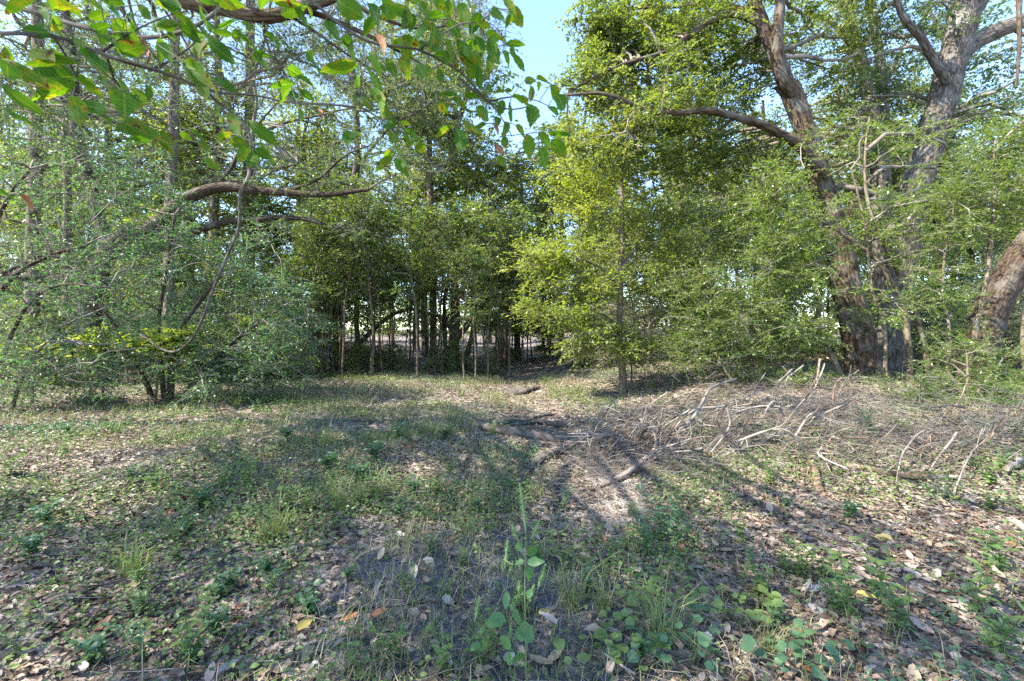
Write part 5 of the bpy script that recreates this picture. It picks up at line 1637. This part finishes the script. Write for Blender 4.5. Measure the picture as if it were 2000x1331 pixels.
# ------------------------------------------------------------------ the tall weed in front
def tall_weed():
    Y = 1.72

    def cw(x, y, dy=0):
        return W(650 + x / 2.857, 865 + y / 2.857, Y + dy)
    b = cw(1082, 1500)
    b[2] = float(H(b[0], b[1]))
    root = thing('tall_weed', b, 'tall upright weed with green seed spikes standing in front centre', 'weed')
    o, C = stem('stem', [b - [0, 0, .02]] + [cw(*p) for p in [(1080, 1331), (1075, 1100), (1072, 800), (1078, 550), (1062, 400), (1044, 240)]], (.0042, .0032, .0014), M['green_stem'], root, b, 7, seed=1, seg=.04, rough=.06)
    stem('stem', [b + [-.03, .02, -.02], cw(1012, 1331, .03), cw(1022, 1180, .03), cw(1000, 1060, .03), cw(972, 960, .03), cw(965, 800, .03), cw(960, 700, .03)], (.0028, .0012), M['green_stem'], root, b, 6, seed=2, seg=.04)
    stem('stem', [b + [-.12, .01, -.02], cw(850, 1331, .02), cw(800, 1100, .02), cw(790, 1000, .02)], (.002, .0008), M['green_stem'], root, b, 6, seed=3, seg=.04)
    for x0, y0, x1, y1, w_ in [(1078, 500, 1042, 225, 24), (1034, 545, 1000, 458, 20), (1108, 535, 1150, 438, 20), (960, 700, 975, 548, 26), (985, 715, 1003, 660, 16), (1145, 805, 1185, 685, 26), (1098, 850, 1125, 790, 18), (1040, 840, 1040, 775, 16), (790, 1000, 820, 855, 22), (990, 1090, 994, 1005, 16), (800, 1090, 840, 1030, 22), (950, 720, 945, 660, 14), (1000, 900, 1040, 850, 26)]:
        P = np.stack([cw(x0 + (x1 - x0) * t, y0 + (y1 - y0) * t + 6 * math.sin(t * 3)) for t in np.linspace(0, 1, 12)])
        rad = 1.35 * w_ / 2.857 / F * Y / 2 * np.array([.35, .6, .8, .9, 1, 1, .95, .9, .8, .65, .5, .25])
        mb = MB()
        mb.tubes(P[None], rad[None] * .45, 5)
        # little seed scales round the spike
        r = np.random.default_rng(int(x0 + y0))
        n = 90
        t = r.uniform(0, 10.99, n)
        i = t.astype(int)
        f = (t - i)[:, None]
        q = P[i] * (1 - f) + P[i + 1] * f
        out = nrm(r.standard_normal((n, 3)))
        ax = nrm(P[-1] - P[0])
        d = nrm(out + ax * .9)
        mb.leaves(q + out * rad[i][:, None] * .3, d, out, rad[i] * 1.3, rad[i] * .8, 0, 'diamond')
        mb.build('seed_spike', [M['spike']], root, b)
        # stalk joining the spike to the nearest stem
        k = int(np.argmin(np.linalg.norm(C - P[0] + [0, 0, .02], axis=1)))
        if np.linalg.norm(C[k] - P[0]) > .005 and x0 > 940:
            stem('stalk', [C[max(0, k - 1)], (C[max(0, k - 1)] + P[0]) / 2 + [0, 0, -.006], P[0]], (.0013, .0009), M['green_stem'], root, b, 5, seed=4, seg=.02)
    lm = [leaf_mesh('leaf', M['tall_leaf'], .62, .25, .3, 900 + k, .02, 8) for k in range(3)]
    r = np.random.default_rng(8)
    for i, (x0, y0, x1, y1, w_) in enumerate([(975, 830, 960, 930, 50), (955, 965, 868, 1012, 74), (1000, 965, 1062, 985, 74), (1030, 1045, 1140, 1075, 100), (1075, 1050, 1012, 1085, 70), (985, 1085, 938, 1150, 74), (1070, 660, 1008, 672, 36), (1085, 668, 1170, 662, 40), (1085, 690, 1112, 780, 52), (1085, 570, 1140, 640, 50), (1060, 558, 1008, 605, 34), (1010, 905, 985, 935, 40), (1110, 815, 1085, 870, 40), (820, 1120, 770, 1150, 60), (830, 1110, 860, 1160, 50), (1000, 1180, 960, 1230, 60), (1030, 1170, 1045, 1240, 50)]):
        p0, p1 = cw(x0, y0), cw(x1, y1, r.normal(0, .02))
        ln = math.hypot(x1 - x0, y1 - y0)
        nr = nrm(nrm(CAM - p0) * .7 + np.array([0, 0, .6]) + r.normal(0, .2, 3))
        place_leaf(lm[i % 3], root, b, p0, p1, nr, float(np.clip(w_ / ln / .62, .6, 1.8)))


M['spike'] = leaf_mat('seed_spike', [(.17, .27, .10), (.23, .34, .14), (.29, .38, .18)], (1.5, 1.6, .8), .3, .6, .3)
M['tall_leaf'] = leaf_mat('tall_weed_leaf', [(.05, .13, .05), (.08, .17, .06), (.12, .21, .06)], (1.7, 1.9, .6), .4, .5, .4)
tall_weed()


# ------------------------------------------------------------------ labels of repeats: say which one
ORD = 'first second third fourth fifth sixth seventh eighth ninth tenth eleventh twelfth thirteenth fourteenth fifteenth sixteenth seventeenth eighteenth nineteenth twentieth twenty-first twenty-second twenty-third twenty-fourth twenty-fifth twenty-sixth twenty-seventh twenty-eighth twenty-ninth thirtieth thirty-first thirty-second thirty-third thirty-fourth'.split()
by = {}
for o in COL.objects:
    if o.get('label') and o.get('category'):
        by.setdefault(o['label'], []).append(o)
for lb, os_ in by.items():
    if len(os_) < 2:
        continue
    os_.sort(key=lambda o: (o.location.x / max(o.location.y, .1)))
    for i, o in enumerate(os_):
        if i < len(ORD):
            o['label'] = lb + ', ' + ORD[i] + ' from left'
